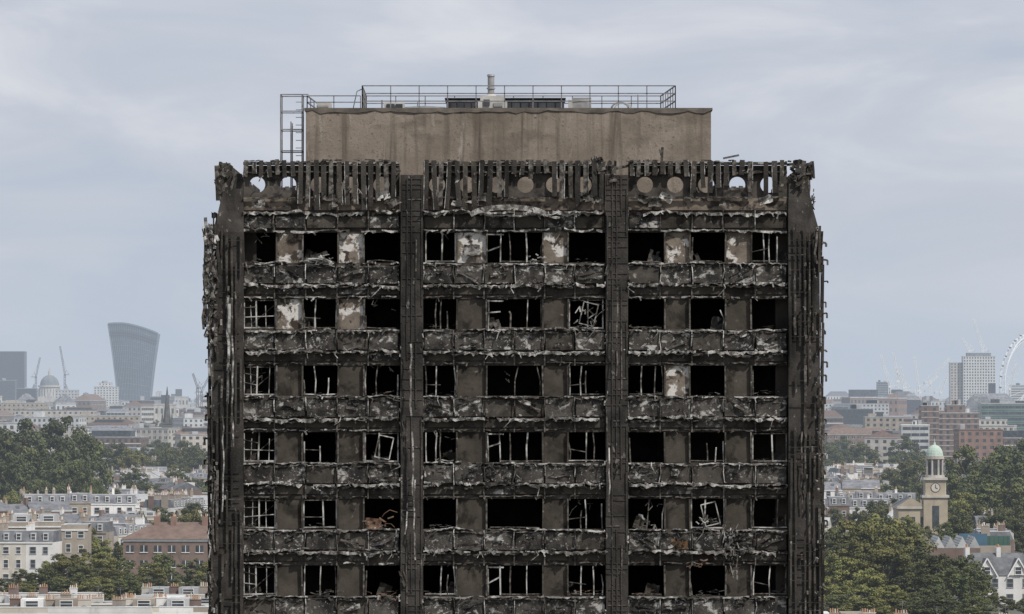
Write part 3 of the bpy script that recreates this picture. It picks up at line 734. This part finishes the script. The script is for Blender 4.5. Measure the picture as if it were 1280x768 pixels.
a,b_=X(1122,d)-X(1168,d),X(1152,d)-X(1168,d)
hz=Z(636,d)
mb.box(a,b_+1,-2,14,0,hz,'ystone'); mb.box(a-.4,b_+1.2,-2.4,14.4,hz,hz+.6,'stone')
vs=[(a-.4,-2.4,hz+.6),(b_+1.2,-2.4,hz+.6),((a+b_)/2,-2.4,hz+2.6),(a-.4,14.4,hz+.6),(b_+1.2,14.4,hz+.6),((a+b_)/2,14.4,hz+2.6)]
mb.add(vs,[(0,1,2),(5,4,3)],'ystone'); mb.add(vs,[(0,2,5,3),(2,1,4,5)],'slate')
for i in range(3): 
    x=a+1.2+i*(b_-a-1.2)/2; mb.box(x-.5,x+.5,-2.06,-2.002,Z(668,d),Z(646,d),'pane')
mb.obj('church_with_clock_tower',None,(X(1168,d),d,0),0)
EX.append((X(1150,d),d,10,40))
# market roof with glass
R.seed(43)
d=965; mb=MB([])
wd=X(1222,d)-X(1148,d)
for i in range(5):
    x0=-wd/2+i*wd/5; x1=x0+wd/5; z0=Z(684,d); z1=Z(670,d) 
    vs=[(x0,-5,z0),(x1,-5,z0),((x0+x1)/2,-5,z1),(x0,8,z0),(x1,8,z0),((x0+x1)/2,8,z1)]
    mb.add(vs,[(0,1,2),(0,2,5,3),(2,1,4,5),(5,4,3)],'concp' if i%2 else 'lead')
    for t in(.2,.4,.6,.8): mb.bar((x0+(x1-x0)*t/2,-5.05,z0+(z1-z0)*t),(x0+(x1-x0)*t/2,8,z0+(z1-z0)*t),.12,'sglass')
mb.box(-wd/2,wd/2,-5,8,0,Z(684,d),'brickb')
mb.obj('glazed_market_hall',None,(X(1185,d),d,0))
d=1040; mb=MB([]); 
mb.box(0,X(1262,d)-X(1198,d),-.1,.1,Z(682,d),Z(670,d),'greenh'); 
for i in range(12): mb.box(i*.95,i*.95+.06,-.16,-.102,Z(682,d),Z(670,d),'blue')
mb.box(0,6,-.9,-.2,Z(682,d),Z(667,d),'blue'); mb.box(0,11,-1,3,0,Z(682,d),'brickg')
mb.obj('green_hoarding',None,(X(1198,d),d,0))
# white gabled houses lower right
R.seed(44)
d=905; mb=MB([]); 
for i in range(3):
    x0=i*5.8; x1=x0+5.8; he=Z(718,d); 
    mb.box(x0,x1,-5,5,0,he,'stucco')
    vs=[(x0,-5.2,he),(x1,-5.2,he),(x1,5.2,he),(x0,5.2,he),(x0,0,he+4.0),(x1,0,he+4.0)]
    mb.add(vs,[(0,1,5,4),(2,3,4,5),(3,0,4),(1,2,5)],'slate')
    xm=(x0+x1)/2
    mb.add([(xm-1.7,-5.3,he),(xm+1.7,-5.3,he),(xm,-5.3,he+2.9)],[(0,1,2)],'stucco')
    mb.add([(xm-2,-5.5,he-.2),(xm,-5.5,he+3.1),(xm,-1.2,he+3.1),(xm-2,-5,he)],[(0,1,2,3)],'slate'); mb.add([(xm+2,-5.5,he-.2),(xm,-5.5,he+3.1),(xm,-1.2,he+3.1),(xm+2,-5,he)],[(3,2,1,0)],'slate')
    mb.bar((xm-2,-5.55,he-.25),(xm,-5.55,he+3.15),.22,'white'); mb.bar((xm+2,-5.55,he-.25),(xm,-5.55,he+3.15),.22,'white')
    window(mb,xm,-5.32,he+.2,1.1,1.3,-1); 
    for q in(-1.5,1.5): window(mb,xm+q,-5,he-2.2,1.1,1.5,-1,'lead'); window(mb,xm+q,-5,he-5,1.1,1.5,-1,'lead')
    mb.box(x0-.4,x0+.4,-1,1,he+2,he+5.0,'stucco')
    for q in(-.6,0,.6): mb.cyl(x0,q,he+5.0,he+5.6,.16,.13,7,'pot')
mb.obj('gabled_white_houses',None,(X(1208,d),d,0),math.radians(4))
EX.append((X(1220,d),950,20,60))

# ---------- trees by hand
R.seed(78)
for (px,py,dd,k,wd) in [
 (28,530,1620,'d',1.0),(75,527,1640,'d',.95),(103,545,1600,'d',.7),(5,540,1590,'d',.9),(50,556,1560,'d',.9),(88,562,1560,'m',.8),(-40,540,1620,'d',1),(15,570,1540,'d',.9),(70,580,1530,'d',.8),(105,585,1520,'d',.7),(40,590,1500,'m',.8),(120,596,1500,'m',.7),
 (150,550,2100,'m',1.0),(165,556,2050,'l',.9),(225,548,2200,'m',1),(245,553,2150,'m',1),(205,556,2230,'m',.9),
 (85,640,1180,'m',1.0),(60,648,1190,'m',.9),(110,652,1170,'d',.9),(10,640,1200,'m',.9),(30,655,1150,'m',1),(-5,650,1150,'m',1),(95,662,1070,'m',1.1),(120,668,1040,'l',1.1),(70,668,1050,'m',1.1),(180,640,1180,'m',1.0),(245,642,1150,'l',1.0),
 (92,684,955,'m',1.5),(125,688,950,'l',1.4),(80,694,940,'l',1.4),(150,694,955,'m',1.3),(108,700,930,'m',1.6),(138,708,925,'l',1.7),(95,714,915,'m',1.8),(120,720,905,'l',1.9),(150,718,910,'m',1.8),
 (200,690,955,'m',1.4),(190,702,940,'l',1.4),(250,696,955,'m',1.3),(262,702,950,'l',1.4),(222,722,930,'m',1.5),(60,708,930,'m',1.6),(172,726,915,'m',1.8),(250,722,915,'m',1.8),(200,722,905,'m',2.0),(225,730,900,'l',1.9),
 (150,674,1060,'m',1),(60,700,990,'l',1.1),(30,710,950,'m',1.3),(5,722,930,'m',1.6),(35,726,905,'l',1.8),
 (1195,588,1340,'m',.9),(1225,574,1350,'m',1),(1262,570,1330,'d',1),(1290,566,1340,'m',1),(1215,553,1500,'m',1),(1250,550,1520,'m',1.0),(1285,553,1500,'d',1),(1185,622,1250,'m',1),(1240,600,1270,'m',1.1),(1275,600,1260,'m',1.1),(1205,612,1230,'l',1),(1225,626,1200,'m',1.1),(1265,624,1190,'m',1.1),(1200,640,1130,'m',1.1),(1250,642,1130,'d',1.1),(1280,640,1130,'m',1.1),
 (1060,646,935,'l',1.1),(1090,637,940,'l',1.2),(1120,648,930,'l',1.15),(1145,676,915,'m',1.3),(1036,656,930,'m',1.1),(1072,672,900,'l',1.2),(1105,676,895,'l',1.3),(1045,690,890,'l',1.3),(1170,688,890,'m',1.35),(1205,697,880,'d',1.2),(1225,720,870,'m',1.2),(1190,712,865,'d',1.4),(1085,708,865,'l',1.4),(1140,706,865,'m',1.4),(1255,744,860,'m',1.6),(1280,750,860,'d',1.6),(1160,734,845,'d',1.6),(1115,730,845,'l',1.6),(1020,690,905,'m',1.0),(1055,730,845,'l',1.6),(1030,722,855,'l',1.4),(1215,740,845,'m',1.6),
 (1045,742,820,'m',2.2),(1085,744,815,'l',2.2),(1130,742,820,'m',2.2),(1175,745,815,'d',2.2),(1215,752,810,'m',2.4),
 (1095,622,1260,'m',1.0),(1075,632,1230,'m',1),(1120,626,1270,'d',1),(1135,640,1120,'l',.9),(1110,640,1110,'m',1),(1150,655,1080,'m',1),(1180,655,1090,'m',1),(1045,598,1500,'m',.9),(1145,570,1700,'m',1.0),(1040,555,2300,'m',1),(1125,575,1750,'m',1)]:
    tree(px,py,dd,k,wd)
EX.append((X(55,1600),1600,22,60)); EX.append((X(1230,1400),1400,22,150)); EX.append((X(100,950),950,20,45)); EX.append((X(1130,890),890,25,60))
# ---------- terraces fill
R.seed(55)
d=1075.0
while d<2350:
    x=-.128*d
    while x<.128*d:
        xx=x+R.uniform(-6,6); dd=d+R.uniform(-16,16)
        hid=abs(xx)<.05*d
        if ok(xx,dd,12) and not (hid and R.random()<.5):
            me=R.choice(TE); sc=R.uniform(.82,.98)
            an=R.choice([0,0,math.pi,math.pi,math.pi/2,-math.pi/2])+math.radians(R.uniform(-28,28))
            inst('terraced_houses',me,None,(xx,dd,-R.uniform(0,2.5)),an,(sc,sc,sc*R.uniform(.82,1.0)))
        if R.random()<.8 and ok(xx+12,dd+18,4): tree_w(xx+R.uniform(6,18),dd+R.uniform(-24,22),R.uniform(7,14))
        x+=R.uniform(21,33)
    d+=R.uniform(38,55)
for (px,dd,v) in [(1060,1320,0),(1095,1400,0),(1040,1450,3),(150,1330,2),(215,1420,4),(240,1360,5),(30,1260,1),(100,1230,6),(60,1080,7),(20,1060,8),(5,1000,9),(45,1010,12)]:
    inst('terraced_houses',TE[v],None,(X(px,dd),dd,0),math.radians(R.uniform(-10,10)))
# ---------- mid city blocks + tree belts
R.seed(56)
d=2400.0
while d<4700:
    x=-.128*d
    while x<.128*d:
        xx=x+R.uniform(-15,15); dd=d+R.uniform(-30,30)
        me,w,h=R.choice(PB)
        if ok(xx,dd,10) and not (abs(xx)<.05*d and R.random()<.4): inst('apartment_block',me,None,(xx,dd,0),math.radians(R.choice([0,0,90])+R.uniform(-25,25)),(1,1,R.uniform(.7,1.2)*(1 if d<3200 else 1.2)))
        if R.random()<(.95 if d<3300 else .5):
            for _ in range(2): tree_w(xx+R.uniform(-30,30),dd-R.uniform(24,40),R.uniform(13,20),R.choice('dmd'))
        x+=R.uniform(38,70)
    d+=R.uniform(90,130)
R.seed(57)
while d<10500:
    x=-.13*d
    while x<.13*d:
        me,w,h=R.choice(PB)
        inst('city_block',me,None,(x+R.uniform(-30,30),d+R.uniform(-90,90),0),math.radians(R.choice([0,90])+R.uniform(-25,25)),(1.3,1.3,R.uniform(24,38)/h if R.random()<.85 else R.uniform(38,44)/h))
        x+=R.uniform(70,130)
    d+=R.uniform(220,320)

# ---------- landmarks
def tower_block(name,px0,px1,py,d,dep,wk,rot=0,**k):
    mb=MB([]); w=X(px1,d)-X(px0,d); block_mesh(mb,-w/2,w/2,-dep/2,dep/2,Z(py,d),wk,**k)
    return mb.obj(name,None,(X((px0+px1)/2,d),d,0),math.radians(rot))
R.seed(58)
tower_block('glass_office_tower',-25,32,440,8000,40,'dglass',0,ribbon=True,wh=2.6,fh=4,bay=6,roof='dglass',plant=False)
tower_block('office_building',0,20,476,7600,30,'dglass',0,ribbon=True,wh=2.2,fh=4,roof='lead')
tower_block('pale_apartment_tower',118,148,484,6500,20,'concp',0,fh=3.2,bay=3.6)
tower_block('pale_apartment_tower',124,140,479,6530,20,'stucco',0,fh=3.2,bay=3.6)
tower_block('stone_office_building',20,120,513,3900,25,'stone',0,fh=3.6,bay=4,roof='slate')
tower_block('stone_office_building',85,175,520,3700,25,'brickg',4,fh=3.6,bay=4)
tower_block('stone_office_building',0,58,504,4600,25,'brickg',-4,fh=3.6,bay=4)
tower_block('stone_office_building',150,195,509,5200,25,'brickb',0,fh=3.6,bay=4)
tower_block('stone_office_building',70,98,488,6400,25,'concp',0,fh=3.6,bay=4)
tower_block('stone_office_building',22,46,486,6600,25,'duct',0,fh=3.6,bay=4)
tower_block('stone_office_building',225,262,512,4800,25,'brickb',0,fh=3.6,bay=4)
# flared glass skyscraper
d=8500; mb=MB([]); nu,nz=22,36
def edge(t):
    f=t**1.5
    return 149-13.0*f, 187+11.5*f
y_top=lambda s: 405.0+(12.5*max(0,s-.28)**1.5/.6)+6*max(0,.12-s)
grid=[]
for j in range(nz+1):
    t=j/nz; row=[]
    for i in range(nu+1):
        s_=i/nu; l,r=edge(t); px=l+(r-l)*s_; zt_=Z(y_top(s_),d); row.append((X(px,d)-X(167,d),-8-6*math.sin(math.pi*s_)-8*t,zt_*t))
    grid.append(row)
vs=[p for r in grid for p in r]; W_=nu+1
fs=[(j*W_+i,j*W_+i+1,(j+1)*W_+i+1,(j+1)*W_+i) for j in range(nz) for i in range(nu)]
mb.add(vs,fs,'sglass')
back=[(p[0],-p[1]+20,p[2]) for p in vs]; mb.add(back,[tuple(reversed(f)) for f in fs],'sglass')
for side in(0,nu):
    for j in range(nz):
        a=grid[j][side];b=grid[j+1][side]; mb.add([a,b,(b[0],-b[1]+20,b[2]),(a[0],-a[1]+20,a[2])],[(0,1,2,3)],'sglass')
for i in range(nu):
    a=grid[nz][i];b=grid[nz][i+1]; mb.add([a,b,(b[0],-b[1]+20,b[2]),(a[0],-a[1]+20,a[2])],[(0,1,2,3)],'sfin')
for i in range(0,nu+1):
    for j in range(0,nz,3):
        a=Vector(grid[j][i]);b=Vector(grid[min(j+3,nz)][i]); mb.bar(a+Vector((0,-.6,0)),b+Vector((0,-.6,0)),.7 if 0<i<nu else 2.4,'sfin')
for i in range(nu):
    a=Vector(grid[nz][i]);b=Vector(grid[nz][i+1]); mb.bar(a+Vector((0,-1,1)),b+Vector((0,-1,1)),2.5,'sfin')
    for q in(nz-3,nz-4): a=Vector(grid[q][i]);b=Vector(grid[q][i+1]); mb.bar(a+Vector((0,-1,0)),b+Vector((0,-1,0)),2.2,'dglass')
for j in range(2,nz,2):
    for i in range(nu):
        a=Vector(grid[j][i]);b=Vector(grid[j][i+1]); mb.bar(a+Vector((0,-.4,0)),b+Vector((0,-.4,0)),R.choice([.3,.45,.8]),'sfin')
mb.obj('flared_glass_skyscraper',None,(X(167,d),d,0))
# domed cathedral
d=7000; s=d/F; mb=MB([])
mb.box(-22*s,24*s,-15,15,0,Z(496,d),'stone'); mb.cyl(0,0,Z(496,d),Z(484,d),13*s,13*s,24,'stone')
for i in range(24):
    a=2*math.pi*i/24; mb.cyl(13.8*s*math.cos(a),13.8*s*math.sin(a),Z(496,d),Z(486,d),.8,.7,6,'concp')
mb.cyl(0,0,Z(484,d),Z(482,d),14.5*s,14.5*s,24,'stone'); mb.dome(0,0,Z(482,d),12*s,13*s,'leadd',20,7)
mb.cyl(0,0,Z(470,d),Z(464,d),2*s,1.6*s,10,'stone'); mb.cyl(0,0,Z(464,d),Z(459,d),1*s,.1,8,'stone')
for x in(-19,21):
    mb.box((x-3)*s,(x+3)*s,-8,-1,0,Z(486,d),'stone'); mb.cyl(x*s,-4.5,Z(486,d),Z(480,d),2.6*s,.3,10,'leadd')
mb.obj('domed_cathedral',None,(X(62,d),d,0))
# church spire
d=2900; s=d/F; mb=MB([])
mb.box(-6.5*s,6.5*s,-6.5*s,6.5*s,0,Z(530,d),'dstone'); mb.box(-7.2*s,7.2*s,-7.2*s,7.2*s,Z(530,d),Z(528.5,d),'dstone')
mb.cyl(0,0,Z(528.5,d),Z(483,d),5.4*s,.15,8,'dstone',math.pi/8)
for sx in(-1,1):
    for sy in(-1,1): mb.cyl(sx*6*s,sy*6*s,Z(528.5,d),Z(517,d),1.1*s,.1,6,'dstone')
    mb.box(sx*2.8*s-.6,sx*2.8*s+.6,-6.5*s-.1,-6.5*s-.01,Z(545,d),Z(534,d),'pane')
mb.box(-6*s,14*s,6.5*s,40*s,0,Z(560,d),'dstone')
vs=[(-6*s,6.5*s,Z(560,d)),(14*s,6.5*s,Z(560,d)),(4*s,6.5*s,Z(548,d)),(-6*s,40*s,Z(560,d)),(14*s,40*s,Z(560,d)),(4*s,40*s,Z(548,d))]
mb.add(vs,[(0,1,2),(0,2,5,3),(2,1,4,5),(5,4,3)],'slate')
mb.obj('church_with_spire',None,(X(209,d),d,0))
# cranes
def crane(px,pyb,pyt,jx,jy,d,k='crane',cj=0):
    mb=MB([]); zt=Z(pyt,d); w=1.25
    def lattice(p,q,w,n):
        p=Vector(p);q=Vector(q); dirv=(q-p).normalized(); up=Vector((0,1,0)); a=dirv.cross(up).normalized()*w; b=up*w
        cs=[a+b,a-b,-a-b,-a+b]
        for c in cs: mb.bar(p+c,q+c,w*.5,k)
        for i in range(n):
            u=p+(q-p)*i/n; v=p+(q-p)*(i+1)/n
            for c,e in zip(cs,cs[1:]+cs[:1]): mb.bar(u+c,v+e,w*.3,k)
    lattice((0,0,0),(0,0,zt),w,max(6,int(zt/5)))
    mb.box(-1.6,1.6,-1.6,1.6,zt,zt+2.2,k)
    jq=(X(jx,d)-X(px,d),0,Z(jy,d)); lattice((0,0,zt+2),jq,w*.8,14)
    dx=-math.copysign(7,jq[0] or 1); lattice((0,0,zt+1.5),(dx,0,zt+2.5),w*.6,3); mb.box(min(dx,dx*1.25),max(dx,dx*1.25),-1,1,zt-.5,zt+2,'concp')
    ap=(dx*.35,0,zt+9); mb.bar((0,0,zt+2),ap,.6,k); mb.bar(ap,(dx,0,zt+2.5),.3,k); mb.bar(ap,(jq[0]*.85,0,zt+2+(jq[2]-zt-2)*.85),.25,k)
    mb.obj('tower_crane',None,(X(px,d),d,0))
for c in [(45,0,473,50,447,7800,'craner'),(81,0,470,75,433,7800,'craner'),(247,0,487,241,467,5800,'craner'),(252,0,492,262,470,6000,'craner'),
          (1112,0,485,1101,444,6000),(1122,0,478,1117,441,6100),(1130,0,486,1126,458,6000),(1148,0,490,1143,446,6100),(1163,0,480,1186,448,6000),(1150,0,492,1172,470,6100),
          (1211,0,440,1203,423,6400),(1228,0,440,1217,398,6450),(1176,0,492,1190,452,6000),(1135,0,494,1120,462,6100),(1262,0,488,1270,455,6000)]:
    crane(*c)
R.seed(61)
tower_block('stone_office_tower',1203,1243,446,5900,24,'concp',0,ww=1.5,wh=1.9,fh=3.4,bay=3.0,roof='stone',plant=False)
tower_block('stone_office_tower',1187,1203,454,5905,20,'stone',0,ww=1.5,wh=1.9,fh=3.4,bay=3.0,roof='lead',plant=False)
tower_block('stone_office_tower',1208,1238,442,5912,14,'leadd',0,ww=1,wh=1,fh=3.4,bay=5,roof='leadd',plant=False)
# observation wheel
d=6150; mb=MB([]); Rr=67.0; cz=Z(486,d)+2; n=56
def wp(r,i,m,off=0): a=2*math.pi*i/m; return (r*math.cos(a),off,cz+r*math.sin(a))
for off in(-4,4):
    mb.poly([wp(Rr,i,n,off) for i in range(n+1)],1.1,'wheel')
mb.poly([wp(Rr-5,i,n) for i in range(n+1)],1.2,'wheel')
for i in range(n):
    mb.bar(wp(Rr,i,n,-4),wp(Rr-5,i,n),.5,'wheel'); mb.bar(wp(Rr,i,n,4),wp(Rr-5,i+1,n),.5,'wheel')
    if i%2==0: mb.bar(wp(2,i,n),wp(Rr-5,i,n),.28,'wheel')
for i in range(32):
    p=wp(Rr+3.4,i,32); mb.cyl(p[0],p[1],p[2]-1.6,p[2],1.2,2.0,8,'pane'); mb.cyl(p[0],p[1],p[2],p[2]+1.6,2.0,1.2,8,'concp')
for sx in(-22,22): mb.bar((sx,34,0),(0,6,cz),3,'wheel')
mb.bar((0,-6,cz),(0,12,cz),5,'wheel')
mb.obj('observation_wheel',None,(X(1292,d),d,0),math.radians(48))
R.seed(62)
tower_block('brick_apartment_block',1150,1172,508,2700,16,'brickb',0,fh=3,bay=3.4,bands='stone',roof='lead')
tower_block('brick_apartment_block',1170,1222,517,2750,18,'brickb',0,fh=3,bay=3.4,bands='stone',roof='lead')
tower_block('brick_apartment_block',1182,1205,507,2790,16,'brickb',0,fh=3,bay=3.4,roof='lead')
tower_block('green_glass_building',1224,1300,505,3200,24,'ggl',0,ribbon=True,wh=1.8,fh=3.6,bay=4,bands='ggl',roof='lead')
tower_block('brick_apartment_block',1125,1160,532,2450,16,'concp',0,ribbon=True,fh=3,bay=3.4,roof='white')
tower_block('brick_apartment_block',1080,1128,522,2900,16,'brickg',0,fh=3,bay=3.4,roof='lead')
tower_block('brick_apartment_block',1195,1250,538,2380,16,'brickr',4,fh=3,bay=3.4,roof='clay')
tower_block('office_building',1040,1090,512,3700,20,'duct',0,ribbon=True,fh=3.4,bay=3.4,roof='leadd')
tower_block('office_building',1030,1110,505,4700,20,'concp',0,fh=3.4,bay=3.4)
tower_block('office_building',1090,1150,500,5300,20,'duct',0,ribbon=True,fh=3.4,bay=3.4)
tower_block('office_building',1096,1112,478,7400,20,'leadd',0,ribbon=True,fh=3.4,bay=3.4)
tower_block('office_building',1262,1300,482,7000,20,'concp',0,ribbon=True,fh=3.4,bay=3.4)
tower_block('office_building',1062,1085,490,7400,20,'concp',0,ribbon=True,fh=3.4,bay=3.4)

# ------------------------------------------------------------ ground, road, sky, haze
def sheet(name,x0,x1,y0,y1,z,k):
    mb=MB([]); mb.add([(x0,y0,z),(x1,y0,z),(x1,y1,z),(x0,y1,z)],[(0,1,2,3)],k); return mb.obj(name)
sheet('ground',-14000,14000,-1500,28000,0,'ground')
sheet('road',-200,200,150,158,.004,'asph')
mb=MB([]); mb.box(-200,200,158,160.5,.0,.12,'kerb'); mb.box(-200,200,147.5,150,0,.12,'kerb'); mb.obj('pavement')
mb=MB([])
for i in range(60): mb.add([(-200+i*6.6,153.95,.008),(-197+i*6.6,153.95,.008),(-197+i*6.6,154.07,.008),(-200+i*6.6,154.07,.008)],[(0,1,2,3)],'paintw')
mb.obj('road_marking')
hz=bpy.data.materials.new('atmospheric_haze'); hz.use_nodes=True; nt=hz.node_tree; nt.nodes.clear()
out=nt.nodes.new('ShaderNodeOutputMaterial'); ab=nt.nodes.new('ShaderNodeVolumeAbsorption'); em=nt.nodes.new('ShaderNodeEmission'); ad=nt.nodes.new('ShaderNodeAddShader')
SG=7.0e-5
ab.inputs['Color'].default_value=(0,0,0,1); ab.inputs['Density'].default_value=SG
em.inputs['Color'].default_value=(.49,.56,.655,1); em.inputs['Strength'].default_value=SG
nt.links.new(ab.outputs[0],ad.inputs[0]); nt.links.new(em.outputs[0],ad.inputs[1]); nt.links.new(ad.outputs[0],out.inputs['Volume'])
M['haze']=hz
mb=MB([]); mb.box(-13000,13000,320,27000,-20,300,'haze'); mb.obj('haze')

w=bpy.data.worlds.new('World'); scene.world=w; w.use_nodes=True; nt=w.node_tree; N=nt.nodes; L=nt.links
bg=N['Background']; bg.inputs['Strength'].default_value=.1
sunel=math.radians(48); sunaz=math.radians(138)
sky=N.new('ShaderNodeTexSky'); sky.sky_type='NISHITA'; sky.sun_disc=False; sky.sun_elevation=sunel; sky.sun_rotation=sunaz
tc=N.new('ShaderNodeTexCoord')
def wn(sc,st,det,loc,dist=.3,ro=.5):
    mp=N.new('ShaderNodeMapping'); mp.inputs['Scale'].default_value=st; mp.inputs['Location'].default_value=loc; L.new(tc.outputs['Generated'],mp.inputs['Vector'])
    n=N.new('ShaderNodeTexNoise'); n.inputs['Scale'].default_value=sc; n.inputs['Detail'].default_value=det; n.inputs['Roughness'].default_value=ro; n.inputs['Distortion'].default_value=dist
    L.new(mp.outputs[0],n.inputs['Vector']); return n.outputs['Fac']
cr=N.new('ShaderNodeValToRGB'); L.new(wn(13,(1,1,3.2),8,(.35,0,.12),.6,.55),cr.inputs[0])
e=cr.color_ramp.elements
e[0].position=.34; e[0].color=(.49,.54,.645,1); e[1].position=.66; e[1].color=(.74,.745,.79,1)
m_=cr.color_ramp.elements.new(.50); m_.color=(.59,.615,.695,1)
sc=N.new('ShaderNodeVectorMath'); sc.operation='SCALE'; sc.inputs[3].default_value=10; L.new(cr.outputs[0],sc.inputs[0])
mx=N.new('ShaderNodeMix'); mx.data_type='RGBA'; mr=N.new('ShaderNodeMapRange'); mr.inputs[1].default_value=.35; mr.inputs[2].default_value=.6; mr.inputs[3].default_value=.90; mr.inputs[4].default_value=1.0
L.new(wn(3,(1,1,4),3,(1,2,3)),mr.inputs[0]); L.new(mr.outputs[0],mx.inputs[0]); L.new(sky.outputs[0],mx.inputs[6]); L.new(sc.outputs[0],mx.inputs[7]); L.new(mx.outputs[2],bg.inputs['Color'])
sl=bpy.data.lights.new('sun','SUN'); sl.energy=3.7; sl.angle=math.radians(2.0); sl.color=(1,.95,.875)
so=bpy.data.objects.new('sun',sl); col.objects.link(so)
dv=Vector((math.sin(sunaz)*math.cos(sunel),math.cos(sunaz)*math.cos(sunel),math.sin(sunel)))
so.rotation_euler=dv.to_track_quat('Z','Y').to_euler()
# camera
cam=bpy.data.cameras.new('camera'); cam.sensor_width=36; cam.lens=36*F/1280; cam.clip_start=1; cam.clip_end=60000
co=bpy.data.objects.new('camera',cam); col.objects.link(co); co.location=(0,0,EZ)
co.rotation_euler=(math.radians(90)+math.atan((HY-384)/F),0,0)
scene.camera=co
scene.view_settings.view_transform='Standard'; scene.view_settings.look='None'
